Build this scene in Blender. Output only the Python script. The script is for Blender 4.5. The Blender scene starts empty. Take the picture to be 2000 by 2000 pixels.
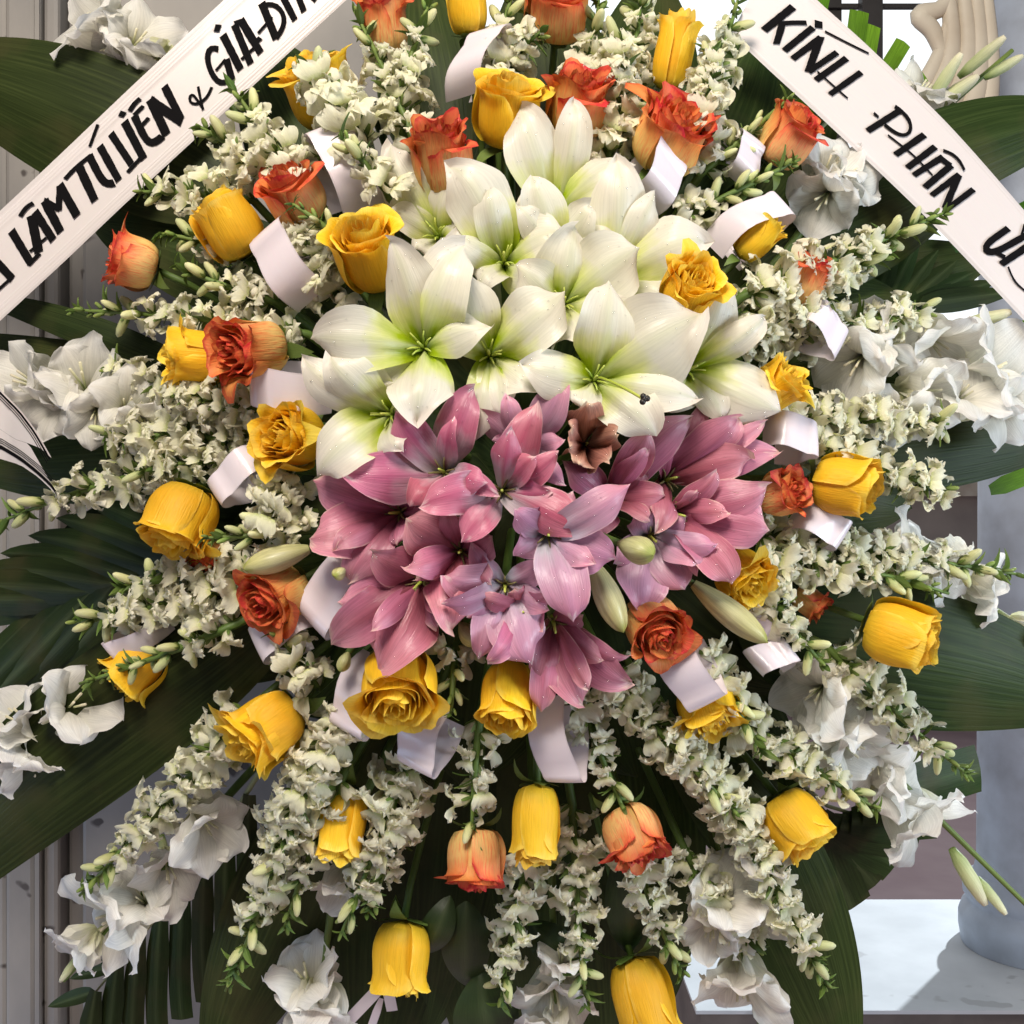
import bpy, math, random
from mathutils import Vector, Matrix, Quaternion
from math import sin, cos, pi, radians, hypot, exp, atan2

SC = bpy.context.scene
COL = SC.collection
# ------------------------------------------------------------------ camera, world, lamps, exposure
CAMD = 1.123                                   # camera stands this far in front of the plane y = 0
ZC = 1.40                                      # camera height
HALF = 24.0
K = math.tan(radians(HALF)) / 1000.0
cam_d = bpy.data.cameras.new('camera')
cam = bpy.data.objects.new('camera', cam_d); COL.objects.link(cam)
cam.location = (0, -CAMD, ZC); cam.rotation_euler = (pi/2, 0, 0)
cam_d.sensor_width = 36; cam_d.lens = 18/math.tan(radians(HALF)); cam_d.clip_start = .01; cam_d.clip_end = 200
SC.camera = cam

wd = bpy.data.worlds.new('World'); SC.world = wd; wd.use_nodes = True
bg = wd.node_tree.nodes['Background']; bg.inputs[0].default_value = (.80, .84, .92, 1); bg.inputs[1].default_value = .22

def lamp(name, kind, loc, target, watts, col, size=1.0, sizey=None, spot=None):
    d = bpy.data.lights.new(name, kind); d.energy = watts; d.color = col
    if kind == 'AREA':
        d.size = size
        if sizey: d.shape = 'RECTANGLE'; d.size_y = sizey
    else:
        d.shadow_soft_size = size
    if spot: d.spot_size = radians(spot); d.spot_blend = .3
    o = bpy.data.objects.new(name, d); COL.objects.link(o); o.location = loc
    o.rotation_euler = (Vector(target)-Vector(loc)).to_track_quat('-Z', 'Y').to_euler()
    return o
lamp('room_lamp_light', 'AREA', (-.28, -1.50, ZC+1.42), (0, 0, ZC-.14), 60, (1, .91, .80), .70)
lamp('daylight_from_left', 'SPOT', (-1.7, -.55, ZC-.75), (-.45, .3, ZC-.45), 34, (.50, .70, 1), .35, spot=48)
lamp('daylight_from_right', 'SPOT', (2.0, -1.0, ZC-.05), (-.05, .1, ZC-.28), 165, (.76, .88, 1), .45, spot=58)
lamp('sunlight_on_terrace', 'SPOT', (3.55, 4.45, ZC+2.6), (.62, .95, ZC-.8), 1500, (.86, .94, 1), .06, spot=26)
SC.cycles.max_bounces = 5; SC.cycles.diffuse_bounces = 4; SC.cycles.glossy_bounces = 2; SC.cycles.transmission_bounces = 3; SC.cycles.transparent_max_bounces = 4
SC.cycles.caustics_reflective = False; SC.cycles.caustics_refractive = False
SC.view_settings.view_transform = 'Standard'; SC.view_settings.look = 'None'
SC.view_settings.exposure = 0; SC.view_settings.gamma = 1

# ------------------------------------------------------------------ helpers
def W(px, py, y):                              # photograph pixel (2000 px frame) at depth y -> point
    s = K*(y+CAMD)
    return Vector(((px-1000)*s, y, ZC-(py-1000)*s))
def S(px, y): return px*K*(y+CAMD)
def dep(px, py):                               # front of the domed arrangement
    r = hypot(px-1010, py-930)/1000
    return -.15*max(0, 1-r*r)**.8 + .04*max(0, r-1)
DI = 2000/1932.0
rng = random.Random(11)

def mesh(name, V, F, UV=None, mats=(), idx=None, smooth=True):
    me = bpy.data.meshes.new(name)
    me.from_pydata([tuple(v) for v in V], [], F)
    if UV is not None:
        l = me.uv_layers.new(name='UVMap')
        buf = []
        for p in me.polygons:
            for vi in p.vertices: buf += UV[vi]
        l.data.foreach_set('uv', buf)
    for m in mats: me.materials.append(m)
    if idx: me.polygons.foreach_set('material_index', idx)
    if smooth: me.polygons.foreach_set('use_smooth', [True]*len(me.polygons))
    me.update()
    return me
def add(name, me, parent=None, M=None):
    o = bpy.data.objects.new(name, me); COL.objects.link(o)
    if parent: o.parent = parent
    if M is not None: o.matrix_basis = M
    return o
def tag(o, label, cat, group=None):
    o['label'] = label; o['category'] = cat
    if group: o['group'] = group
    return o
def thing(name, loc, label, cat, group=None, M=None):
    o = bpy.data.objects.new(name, None); COL.objects.link(o); o.empty_display_size = .01
    if M is not None: o.matrix_basis = M
    else: o.location = loc
    return tag(o, label, cat, group)
def struct(o): o['kind'] = 'structure'; return o

def sheet(nu, nv, f):                          # f(u 0..1, v -1..1)
    V = []; UV = []; F = []
    for i in range(nu+1):
        for j in range(nv+1):
            u = i/nu; v = -1+2*j/nv
            V.append(Vector(f(u, v))); UV.append((u, .5+.5*v))
    for i in range(nu):
        for j in range(nv):
            a = i*(nv+1)+j
            F.append((a, a+1, a+nv+2, a+nv+1))
    return V, F, UV
def tube(P, R, n=8, cap=True):
    V = []; F = []; UV = []
    P = [Vector(p) for p in P]
    ref = Vector((.31, .52, .79))
    T0 = (P[1]-P[0]).normalized()
    N = (ref - T0*ref.dot(T0)).normalized()
    for i, p in enumerate(P):
        T = (P[min(i+1, len(P)-1)]-P[max(i-1, 0)]).normalized()
        N = (N - T*N.dot(T)).normalized(); B = T.cross(N)
        for k in range(n):
            a = 2*pi*k/n
            V.append(p+(N*cos(a)+B*sin(a))*R[i]); UV.append((i/(len(P)-1), k/n))
    for i in range(len(P)-1):
        for k in range(n):
            a = i*n+k; b = i*n+(k+1) % n
            F.append((a, b, b+n, a+n))
    if cap:
        V.append(P[0]); UV.append((0, 0)); c = len(V)-1
        for k in range(n): F.append((c, (k+1) % n, k))
        V.append(P[-1]); UV.append((1, 0)); c = len(V)-1; o = (len(P)-1)*n
        for k in range(n): F.append((c, o+k, o+(k+1) % n))
    return V, F, UV
def join(*parts):
    V = []; F = []; UV = []; ID = []
    for n, p in enumerate(parts):
        (v, f, uv), mi = p if len(p) == 2 else (p, 0)
        o = len(V); V += v; UV += uv
        F += [tuple(x+o for x in q) for q in f]; ID += [mi]*len(f)
    return V, F, UV, ID
def box(x0, x1, y0, y1, z0, z1, bev=0):
    V = [Vector(p) for p in ((x0,y0,z0),(x1,y0,z0),(x1,y1,z0),(x0,y1,z0),(x0,y0,z1),(x1,y0,z1),(x1,y1,z1),(x0,y1,z1))]
    F = [(0,3,2,1),(4,5,6,7),(0,1,5,4),(1,2,6,5),(2,3,7,6),(3,0,4,7)]
    return V, F, [(p.x, p.z) for p in V]
def bez(p0, p1, p2, p3, u):
    a = 1-u
    return p0*(a*a*a)+p1*(3*a*a*u)+p2*(3*a*u*u)+p3*(u*u*u)
def frame(zax, xref):                          # rotation with local Z along zax, local X near xref
    z = zax.normalized(); x = xref-z*xref.dot(z)
    if x.length < 1e-5: x = Vector((1, .3, .2)); x = x-z*x.dot(z)
    x.normalize(); y = z.cross(x)
    return Matrix((x, y, z)).transposed()
def shift(V, loc): return [v-loc for v in V]

# ------------------------------------------------------------------ materials
def new_mat(name):
    m = bpy.data.materials.new(name); m.use_nodes = True
    nt = m.node_tree; nt.nodes.clear()
    return m, nt, nt.nodes, nt.links
def ramp(N, stops):
    r = N.new('ShaderNodeValToRGB'); e = r.color_ramp.elements
    while len(e) < len(stops): e.new(.5)
    for i, (p, c) in enumerate(stops):
        e[i].position = p; e[i].color = (*c, 1)
    return r
def mixc(N, L, mode, fac, a, b):
    m = N.new('ShaderNodeMix'); m.data_type = 'RGBA'; m.blend_type = mode
    for s, v in ((0, fac), (6, a), (7, b)):
        if hasattr(v, 'links') or hasattr(v, 'is_linked'): L.new(v, m.inputs[s])
        elif s == 0: m.inputs[0].default_value = v
        else: m.inputs[s].default_value = (*v, 1)
    return m.outputs[2]
def math_(N, L, op, a, b=None):
    m = N.new('ShaderNodeMath'); m.operation = op
    for s, v in ((0, a), (1, b)):
        if v is None: continue
        if hasattr(v, 'is_linked'): L.new(v, m.inputs[s])
        else: m.inputs[s].default_value = v
    return m.outputs[0]

def petal_mat(name, stops, rim=None, rim_at=.75, streak=None, streak_fac=.5, midrib=None, vein=.12, rough=.45,
              trans=.35, var=.10, bump=.25, nscale=60., coat=0., hue=.012, spec=.35, patch=None):
    m, nt, N, L = new_mat(name)
    uv = N.new('ShaderNodeUVMap'); sep = N.new('ShaderNodeSeparateXYZ'); L.new(uv.outputs[0], sep.inputs[0])
    u, v = sep.outputs[0], sep.outputs[1]
    oi = N.new('ShaderNodeObjectInfo'); tc = N.new('ShaderNodeTexCoord')
    # soft wobble so that no boundary is a clean line
    nz = N.new('ShaderNodeTexNoise'); nz.noise_dimensions = '4D'; L.new(uv.outputs[0], nz.inputs['Vector'])
    nz.inputs['Scale'].default_value = 5; nz.inputs['Detail'].default_value = 2
    L.new(math_(N, L, 'MULTIPLY', oi.outputs['Random'], 37.), nz.inputs['W'])
    wob = math_(N, L, 'MULTIPLY', math_(N, L, 'SUBTRACT', nz.outputs[0], .5), .28)
    uw = math_(N, L, 'ADD', u, wob)
    r = ramp(N, stops); L.new(uw, r.inputs[0]); col = r.outputs[0]
    # fine lengthwise veins
    mp = N.new('ShaderNodeMapping'); L.new(uv.outputs[0], mp.inputs[0]); mp.inputs['Scale'].default_value = (2.2, 26, 1)
    vn = N.new('ShaderNodeTexNoise'); vn.noise_dimensions = '4D'; L.new(mp.outputs[0], vn.inputs['Vector']); vn.inputs['Scale'].default_value = 1.6; vn.inputs['Detail'].default_value = 2
    L.new(math_(N, L, 'MULTIPLY', oi.outputs['Random'], 19.), vn.inputs['W'])
    if streak:
        sr = ramp(N, [(.48, (0, 0, 0)), (.66, (1, 1, 1))]); L.new(vn.outputs[0], sr.inputs[0])
        fac = math_(N, L, 'MULTIPLY', sr.outputs[0], streak_fac)
        col = mixc(N, L, 'MIX', fac, col, streak)
    if midrib:
        av = math_(N, L, 'ABSOLUTE', math_(N, L, 'SUBTRACT', v, .5))
        rr = ramp(N, [(0, (1, 1, 1)), (.16, (0, 0, 0))]); L.new(av, rr.inputs[0])
        fac = math_(N, L, 'MULTIPLY', rr.outputs[0], midrib[1])
        col = mixc(N, L, 'MIX', fac, col, midrib[0])
    if rim:
        av = math_(N, L, 'MULTIPLY', math_(N, L, 'ABSOLUTE', math_(N, L, 'SUBTRACT', v, .5)), 1.9)
        mx = math_(N, L, 'ADD', math_(N, L, 'MAXIMUM', uw, av), wob)
        rr = ramp(N, [(rim_at, (0, 0, 0)), (min(.999, rim_at+.22), (1, 1, 1))]); L.new(mx, rr.inputs[0])
        col = mixc(N, L, 'MIX', rr.outputs[0], col, rim)
    vr = ramp(N, [(.3, (1-vein,)*3), (.7, (1+vein*.4,)*3)]); L.new(vn.outputs[0], vr.inputs[0])
    col = mixc(N, L, 'MULTIPLY', 1., col, vr.outputs[0])
    if patch:                                  # blotches, dust and dry tips with a shape of their own
        pn = N.new('ShaderNodeTexNoise'); L.new(tc.outputs['Object'], pn.inputs['Vector']); pn.inputs['Scale'].default_value = patch[1]; pn.inputs['Detail'].default_value = 4
        pr = ramp(N, [(patch[2], (0, 0, 0)), (patch[2]+.2, (1, 1, 1))]); L.new(pn.outputs[0], pr.inputs[0])
        col = mixc(N, L, 'MIX', math_(N, L, 'MULTIPLY', pr.outputs[0], patch[3]), col, patch[0])
    hs = N.new('ShaderNodeHueSaturation')
    L.new(col, hs.inputs['Color'])
    L.new(math_(N, L, 'ADD', math_(N, L, 'MULTIPLY', oi.outputs['Random'], 2*var), 1-var), hs.inputs['Value'])
    L.new(math_(N, L, 'ADD', math_(N, L, 'MULTIPLY', math_(N, L, 'FRACT', math_(N, L, 'MULTIPLY', oi.outputs['Random'], 7.31)), 2*hue), .5-hue), hs.inputs['Hue'])
    col = hs.outputs[0]
    gn = N.new('ShaderNodeTexNoise'); L.new(tc.outputs['Object'], gn.inputs['Vector']); gn.inputs['Scale'].default_value = nscale; gn.inputs['Detail'].default_value = 2
    hsum = math_(N, L, 'ADD', vn.outputs[0], gn.outputs[0])
    bp = N.new('ShaderNodeBump'); bp.inputs['Strength'].default_value = bump; bp.inputs['Distance'].default_value = .0012; L.new(hsum, bp.inputs['Height'])
    b = N.new('ShaderNodeBsdfPrincipled'); L.new(col, b.inputs['Base Color']); b.inputs['Roughness'].default_value = rough
    b.inputs['Specular IOR Level'].default_value = spec; b.inputs['Coat Weight'].default_value = coat; b.inputs['Coat Roughness'].default_value = .16; L.new(bp.outputs[0], b.inputs['Coat Normal'])
    L.new(bp.outputs[0], b.inputs['Normal'])
    t = N.new('ShaderNodeBsdfTranslucent'); L.new(col, t.inputs[0]); L.new(bp.outputs[0], t.inputs['Normal'])
    mx = N.new('ShaderNodeMixShader'); mx.inputs[0].default_value = trans
    L.new(b.outputs[0], mx.inputs[1]); L.new(t.outputs[0], mx.inputs[2])
    out = N.new('ShaderNodeOutputMaterial'); L.new(mx.outputs[0], out.inputs[0])
    return m

def surf_mat(name, base, dark=None, scale=8., rough=.6, detail=6, spots=None, bump=.15, stretch=(1, 1, 1), spec=.4, lo=.35, hi=.7, bdist=.003):
    m, nt, N, L = new_mat(name)
    tc = N.new('ShaderNodeTexCoord'); mp = N.new('ShaderNodeMapping'); L.new(tc.outputs['Object'], mp.inputs[0]); mp.inputs['Scale'].default_value = stretch
    n = N.new('ShaderNodeTexNoise'); L.new(mp.outputs[0], n.inputs['Vector']); n.inputs['Scale'].default_value = scale; n.inputs['Detail'].default_value = detail
    r = ramp(N, [(lo, dark or tuple(c*.8 for c in base)), (hi, base)]); L.new(n.outputs[0], r.inputs[0]); col = r.outputs[0]
    if spots:
        v = N.new('ShaderNodeTexNoise'); L.new(tc.outputs['Object'], v.inputs['Vector']); v.inputs['Scale'].default_value = spots[1]; v.inputs['Detail'].default_value = 2
        r2 = ramp(N, [(spots[2], (0, 0, 0)), (spots[2]+.04, (1, 1, 1))]); L.new(v.outputs[0], r2.inputs[0])
        col = mixc(N, L, 'MIX', r2.outputs[0], col, spots[0])
    b = N.new('ShaderNodeBsdfPrincipled'); L.new(col, b.inputs['Base Color']); b.inputs['Roughness'].default_value = rough; b.inputs['Specular IOR Level'].default_value = spec
    bp = N.new('ShaderNodeBump'); bp.inputs['Strength'].default_value = bump; bp.inputs['Distance'].default_value = bdist; L.new(n.outputs[0], bp.inputs['Height']); L.new(bp.outputs[0], b.inputs['Normal'])
    out = N.new('ShaderNodeOutputMaterial'); L.new(b.outputs[0], out.inputs[0])
    return m

def satin_mat(name, col, rough=.3, lines=False):
    m, nt, N, L = new_mat(name)
    uv = N.new('ShaderNodeUVMap'); mp = N.new('ShaderNodeMapping'); L.new(uv.outputs[0], mp.inputs[0]); mp.inputs['Scale'].default_value = (3, 90, 1)
    n = N.new('ShaderNodeTexNoise'); L.new(mp.outputs[0], n.inputs['Vector']); n.inputs['Scale'].default_value = 2; n.inputs['Detail'].default_value = 3
    n2 = N.new('ShaderNodeTexNoise'); L.new(uv.outputs[0], n2.inputs['Vector']); n2.inputs['Scale'].default_value = 3
    c = mixc(N, L, 'MULTIPLY', .10, col, n.outputs[1])
    sp = N.new('ShaderNodeSeparateXYZ'); L.new(uv.outputs[0], sp.inputs[0])
    er = ramp(N, [(.455, (0, 0, 0)), (.47, (1, 1, 1))]); L.new(math_(N, L, 'ABSOLUTE', math_(N, L, 'SUBTRACT', sp.outputs[1], .5)), er.inputs[0])
    c = mixc(N, L, 'MIX', math_(N, L, 'MULTIPLY', er.outputs[0], .30), c, tuple(x*.62 for x in col))
    b = N.new('ShaderNodeBsdfPrincipled'); L.new(c, b.inputs['Base Color']); b.inputs['Roughness'].default_value = rough
    b.inputs['Anisotropic'].default_value = .6; b.inputs['Sheen Weight'].default_value = .25; b.inputs['Sheen Roughness'].default_value = .4
    b.inputs['Specular IOR Level'].default_value = .5
    bp = N.new('ShaderNodeBump'); bp.inputs['Strength'].default_value = .12; bp.inputs['Distance'].default_value = .0006
    L.new(math_(N, L, 'ADD', n.outputs[0], n2.outputs[0]), bp.inputs['Height']); L.new(bp.outputs[0], b.inputs['Normal'])
    t = N.new('ShaderNodeBsdfTranslucent'); L.new(c, t.inputs[0])
    mx = N.new('ShaderNodeMixShader'); mx.inputs[0].default_value = .15; L.new(b.outputs[0], mx.inputs[1]); L.new(t.outputs[0], mx.inputs[2])
    out = N.new('ShaderNodeOutputMaterial'); L.new(mx.outputs[0], out.inputs[0])
    return m
def plain(name, col, rough=.5, **kw):
    m, nt, N, L = new_mat(name)
    b = N.new('ShaderNodeBsdfPrincipled'); b.inputs['Base Color'].default_value = (*col, 1); b.inputs['Roughness'].default_value = rough
    for k, v in kw.items(): b.inputs[k].default_value = v
    out = N.new('ShaderNodeOutputMaterial'); L.new(b.outputs[0], out.inputs[0])
    return m

MT = {}
MT['yellow'] = petal_mat('yellow_rose_petal', [(0, (.62, .44, .03)), (.35, (.92, .53, .018)), (1, (.96, .60, .026))], rim=(.96, .68, .09), rim_at=.86, vein=.09, rough=.55, trans=.30, var=.09, hue=.008, bump=.6, nscale=5)
MT['orange'] = petal_mat('orange_rose_petal', [(0, (.88, .64, .22)), (.48, (.92, .57, .20)), (.80, (.88, .32, .10)), (1, (.74, .13, .05))], rim=(.60, .07, .035), rim_at=.95, streak=(.72, .13, .05), streak_fac=.7, vein=.20, rough=.55, trans=.28, var=.16, hue=.014, bump=.6, nscale=5)
MT['white_lily'] = petal_mat('white_lily_petal', [(0, (.17, .30, .003)), (.20, (.38, .50, .010)), (.36, (.70, .73, .27)), (.50, (.80, .77, .63)), (1, (.84, .785, .70))], midrib=((.66, .68, .44), .45), vein=.08, rough=.45, trans=.36, var=.06, hue=.004, coat=.20, bump=.25)
MT['pink_lily'] = petal_mat('pink_lily_petal', [(0, (.16, .18, .08)), (.12, (.52, .48, .50)), (.34, (.58, .42, .48)), (.55, (.58, .16, .26)), (1, (.68, .24, .33))], rim=(.82, .55, .57), rim_at=.90, midrib=((.44, .06, .15), .6), vein=.15, rough=.42, trans=.28, var=.18, hue=.014, coat=.30, bump=.4)
MT['salmon_lily'] = petal_mat('salmon_lily_petal', [(0, (.20, .07, .05)), (.22, (.36, .09, .14)), (.55, (.56, .18, .27)), (1, (.72, .34, .40))], rim=(.82, .56, .50), rim_at=.89, midrib=((.40, .09, .14), .5), vein=.18, rough=.45, trans=.30, var=.20, hue=.012, coat=.25, bump=.4)
MT['lavender_lily'] = petal_mat('lavender_lily_petal', [(0, (.24, .26, .24)), (.22, (.54, .51, .58)), (.46, (.56, .33, .45)), (1, (.68, .26, .37))], rim=(.80, .56, .60), rim_at=.90, midrib=((.46, .20, .34), .4), vein=.14, rough=.42, trans=.28, var=.14, hue=.012, coat=.30, bump=.4)
MT['wilted'] = petal_mat('wilted_lily_petal', [(0, (.10, .035, .02)), (.4, (.24, .09, .05)), (.75, (.46, .22, .15)), (1, (.64, .42, .30))], rim=(.68, .50, .34), rim_at=.9, vein=.35, rough=.6, trans=.2, var=.1)
MT['floret'] = petal_mat('snapdragon_floret', [(0, (.66, .70, .30)), (.22, (.90, .88, .64)), (1, (.96, .93, .78))], vein=.10, rough=.55, trans=.48, var=.10, hue=.010, bump=.35)
MT['palate'] = petal_mat('snapdragon_palate', [(0, (.84, .79, .63)), (1, (.84, .79, .60))], vein=.05, rough=.6, trans=.3, var=.08)
MT['bud'] = petal_mat('snapdragon_bud', [(0, (.28, .36, .08)), (.45, (.62, .64, .30)), (1, (.74, .74, .44))], vein=.12, rough=.5, trans=.25, var=.12, hue=.012)
MT['greenbud'] = petal_mat('snapdragon_green_bud', [(0, (.10, .17, .03)), (.6, (.22, .30, .06)), (1, (.40, .46, .14))], vein=.15, rough=.5, trans=.2, var=.18, hue=.012)
MT['glad'] = petal_mat('gladiolus_petal', [(0, (.74, .74, .46)), (.22, (.88, .86, .76)), (1, (.93, .91, .88))], midrib=((.80, .74, .62), .25), vein=.14, rough=.5, trans=.46, var=.05, hue=.004, bump=.3)
MT['gladbud'] = petal_mat('gladiolus_bud', [(0, (.24, .34, .10)), (.4, (.58, .62, .34)), (1, (.84, .78, .58))], vein=.15, rough=.5, trans=.3, var=.08)
MT['lilybud'] = petal_mat('lily_bud_skin', [(0, (.34, .34, .14)), (.5, (.50, .48, .25)), (.85, (.50, .48, .20)), (1, (.30, .34, .06))], vein=.22, rough=.42, trans=.08, var=.08, coat=.2)
MT['stem'] = petal_mat('green_stem', [(0, (.07, .12, .02)), (1, (.15, .22, .045))], vein=.25, rough=.5, trans=.05, var=.15)
MT['smallleaf'] = petal_mat('snapdragon_leaf', [(0, (.065, .12, .02)), (1, (.12, .19, .035))], midrib=((.16, .23, .07), .5), vein=.2, rough=.45, trans=.2, var=.2)
MT['filament'] = petal_mat('green_filament', [(0, (.26, .38, .02)), (1, (.52, .58, .12))], vein=.05, rough=.4, trans=.15, var=.05)
MT['oldfilament'] = petal_mat('olive_filament', [(0, (.10, .10, .03)), (1, (.22, .18, .07))], vein=.05, rough=.5, trans=.1, var=.1)
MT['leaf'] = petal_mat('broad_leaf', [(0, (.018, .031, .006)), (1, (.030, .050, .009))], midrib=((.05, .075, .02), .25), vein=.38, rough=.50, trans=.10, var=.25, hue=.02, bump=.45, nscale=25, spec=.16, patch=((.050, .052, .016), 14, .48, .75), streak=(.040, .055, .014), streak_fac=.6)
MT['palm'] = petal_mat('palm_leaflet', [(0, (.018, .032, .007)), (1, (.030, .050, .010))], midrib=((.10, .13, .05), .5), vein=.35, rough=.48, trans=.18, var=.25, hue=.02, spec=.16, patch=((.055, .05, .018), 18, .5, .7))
MT['cutpalm'] = petal_mat('cut_palm_strip', [(0, (.05, .12, .012)), (1, (.13, .30, .015))], vein=.40, rough=.42, trans=.45, var=.15)
MT['roseleaf'] = petal_mat('rose_leaf', [(0, (.022, .042, .012)), (1, (.03, .056, .014))], midrib=((.07, .10, .04), .5), vein=.2, rough=.42, trans=.10, var=.2)
MT['rachis'] = plain('palm_rachis', (.20, .22, .10), .5)
MT['ribbon'] = satin_mat('satin_ribbon', (.80, .72, .77), .20)
MT['banner'] = satin_mat('banner_satin', (.74, .68, .66), .34)
MT['ink'] = plain('black_lettering', (.004, .0035, .004), .8, **{'Specular IOR Level': .08})
MT['stigma'] = plain('dark_stigma', (.012, .008, .006), .5)
def water_mat():
    m, nt, N, L = new_mat('water_drop')
    g = N.new('ShaderNodeBsdfGlossy'); g.inputs['Roughness'].default_value = .08
    t = N.new('ShaderNodeBsdfTransparent'); pass
    mx = N.new('ShaderNodeMixShader'); mx.inputs[0].default_value = .15; L.new(t.outputs[0], mx.inputs[1]); L.new(g.outputs[0], mx.inputs[2])
    out = N.new('ShaderNodeOutputMaterial'); L.new(mx.outputs[0], out.inputs[0]); return m
MT['water'] = water_mat()
MT['wallpaint'] = surf_mat('old_wall_paint', (.34, .315, .285), (.18, .17, .16), 6, .6, 9, ((.06, .05, .045), 26, .66), .6, (1, 1, .45))
MT['column'] = surf_mat('column_paint', (.50, .57, .68), (.36, .40, .47), 14, .5, 8, None, .3)
MT['slab'] = surf_mat('terrace_slab', (.72, .74, .76), (.60, .62, .64), 9, .6, 6, ((.50, .51, .52), 15, .66), .2)
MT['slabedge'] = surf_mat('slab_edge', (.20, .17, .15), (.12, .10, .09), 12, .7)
MT['pink'] = surf_mat('pink_paving', (.50, .37, .39), (.42, .30, .32), 4, .7)
MT['cream'] = surf_mat('cream_plaster', (.74, .68, .56), (.58, .50, .39), 9, .55, 5, None, .4)
MT['iron'] = surf_mat('dark_iron', (.045, .04, .038), (.03, .027, .025), 20, .5)
MT['house'] = surf_mat('far_house_wall', (.50, .45, .40), (.36, .32, .29), 3, .7)

# ------------------------------------------------------------------ setting: wall on the left, terrace on the right
YW = .36
wall = bpy.data.objects.new('painted_wall', None); COL.objects.link(wall); wall.location = W(300, 2000, YW)
tag(wall, 'old beige painted wall with upright ridges behind the left leaves', 'wall')
def wall_strip(x0, x1, y, name, z0=.15, z1=2.45, depth=.05, bev=.006):
    a = (x0-1000)*K*(YW+CAMD); b = (x1-1000)*K*(YW+CAMD)
    n = 5; V = []; F = []; UV = []
    prof = [(a, y+depth), (a, y+bev), (a+bev*.3, y+bev*.3), (a+bev, y), (b-bev, y), (b-bev*.3, y+bev*.3), (b, y+bev), (b, y+depth)]
    nz = 14
    for i in range(nz+1):
        for (xx, yy) in prof:
            V.append(Vector((xx, yy, z0+(z1-z0)*i/nz))-wall.location); UV.append((xx, i/nz))
    m = len(prof)
    for i in range(nz):
        for j in range(m-1):
            q = i*m+j; F.append((q, q+1, q+m+1, q+m))
    me = mesh(name, V, F, UV, [MT['wallpaint']], smooth=False)
    return add(name, me, wall)
for (a, b, y, nm) in ((-420, 4, YW+.014, 'board'), (9, 68, YW, 'pilaster'), (70, 79, YW-.004, 'bead'), (81, 112, YW+.004, 'pilaster'), (116, 148, YW+.028, 'recess'), (151, 900, YW+.014, 'board')):
    wall_strip(a, b, y, nm)

ground = add('courtyard_ground', mesh('courtyard_ground', *box(-6, 9, -3, 14, ZC-1.36, ZC-1.30), [MT['pink']], smooth=False)); struct(ground)
HS = .813
slab = bpy.data.objects.new('terrace_ledge', None); COL.objects.link(slab); slab.location = (1.0, 1.0, ZC-HS-.1)
tag(slab, 'sunlit white ledge under the blue-grey column at lower right', 'ledge')
V, F, UV = box(.30, 2.2, .752, 1.29, ZC-HS-.006, ZC-HS); add('ledge_top', mesh('ledge_top', shift(V, slab.location), F, UV, [MT['slab']], smooth=False), slab)
V, F, UV = box(.31, 2.2, .770, 1.28, ZC-HS-.50, ZC-HS-.007); add('ledge_front', mesh('ledge_front', shift(V, slab.location), F, UV, [MT['slabedge']], smooth=False), slab)
column = bpy.data.objects.new('round_column', None); COL.objects.link(column); column.location = (.985, 1.03, ZC-HS)
tag(column, 'round blue-grey plaster column with moulded base at right edge', 'column')
def lathe(prof, n=48):
    V = []; F = []; UV = []
    for i, (r, z) in enumerate(prof):
        for k in range(n):
            a = 2*pi*k/n; V.append(Vector((r*cos(a), r*sin(a), z))); UV.append((k/n, i/len(prof)))
    for i in range(len(prof)-1):
        for k in range(n):
            F.append((i*n+k, i*n+(k+1) % n, (i+1)*n+(k+1) % n, (i+1)*n+k))
    return V, F, UV
add('shaft', mesh('shaft', *lathe([(.113, .135), (.108, .16), (.107, .3), (.104, 1.2), (.100, 2.2)]), [MT['column']]), column)
add('base_moulding', mesh('base_moulding', *lathe([(.135, .0005), (.140, .03), (.140, .055), (.134, .072), (.126, .078), (.126, .086), (.132, .094), (.133, .108), (.128, .122), (.118, .130), (.112, .136)]), [MT['column']]), column)

# carved cream scroll and iron grille beyond, top right
scroll = bpy.data.objects.new('carved_scroll', None); COL.objects.link(scroll); scroll.location = W(1860, 250, .80)
tag(scroll, 'cream carved scroll ornament beside the column at top right', 'ornament')
def flat_curve(pts, wid, y, th, name, parent, mat):
    P = [W(a*1, b*1, y) for a, b in pts]
    n = 22; C = []
    m = len(P)-1
    for i in range(n+1):
        t = i/n*m; k = min(int(t), m-1); f = t-k
        p0 = P[max(k-1, 0)]; p1 = P[k]; p2 = P[k+1]; p3 = P[min(k+2, m)]
        C.append(.5*((2*p1)+(p2-p0)*f+(2*p0-5*p1+4*p2-p3)*f*f+(3*p1-p0-3*p2+p3)*f**3))
    V, F, UV = tube(C, [S(wid, y)*(.35+.65*sin(pi*(.12+.80*i/n))) for i in range(n+1)], 10)
    V = [Vector((v.x, y+(v.y-y)*th, v.z)) for v in V]
    return add(name, mesh(name, shift(V, parent.location), F, UV, [mat]), parent)
for pts, w_ in (([(1690, 330), (1760, 260), (1830, 180), (1858, 90), (1850, -30)], 15), ([(1720, 330), (1800, 270), (1868, 180), (1890, 90), (1880, -30)], 15),
                ([(1740, 360), (1830, 290), (1895, 210), (1912, 110), (1905, -30)], 16), ([(1845, 120), (1822, 62), (1796, 30), (1835, 18), (1864, -20)], 13),
                ([(1700, 290), (1770, 215), (1812, 150), (1838, 96), (1858, 20)], 11), ([(1765, 390), (1850, 330), (1915, 260), (1935, 130), (1925, -30)], 14)):
    flat_curve(pts, w_*1.5, .80, .8, 'scroll_strand', scroll, MT['cream'])
grille = bpy.data.objects.new('iron_grille', None); COL.objects.link(grille); grille.location = W(1700, 300, 1.3)
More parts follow.
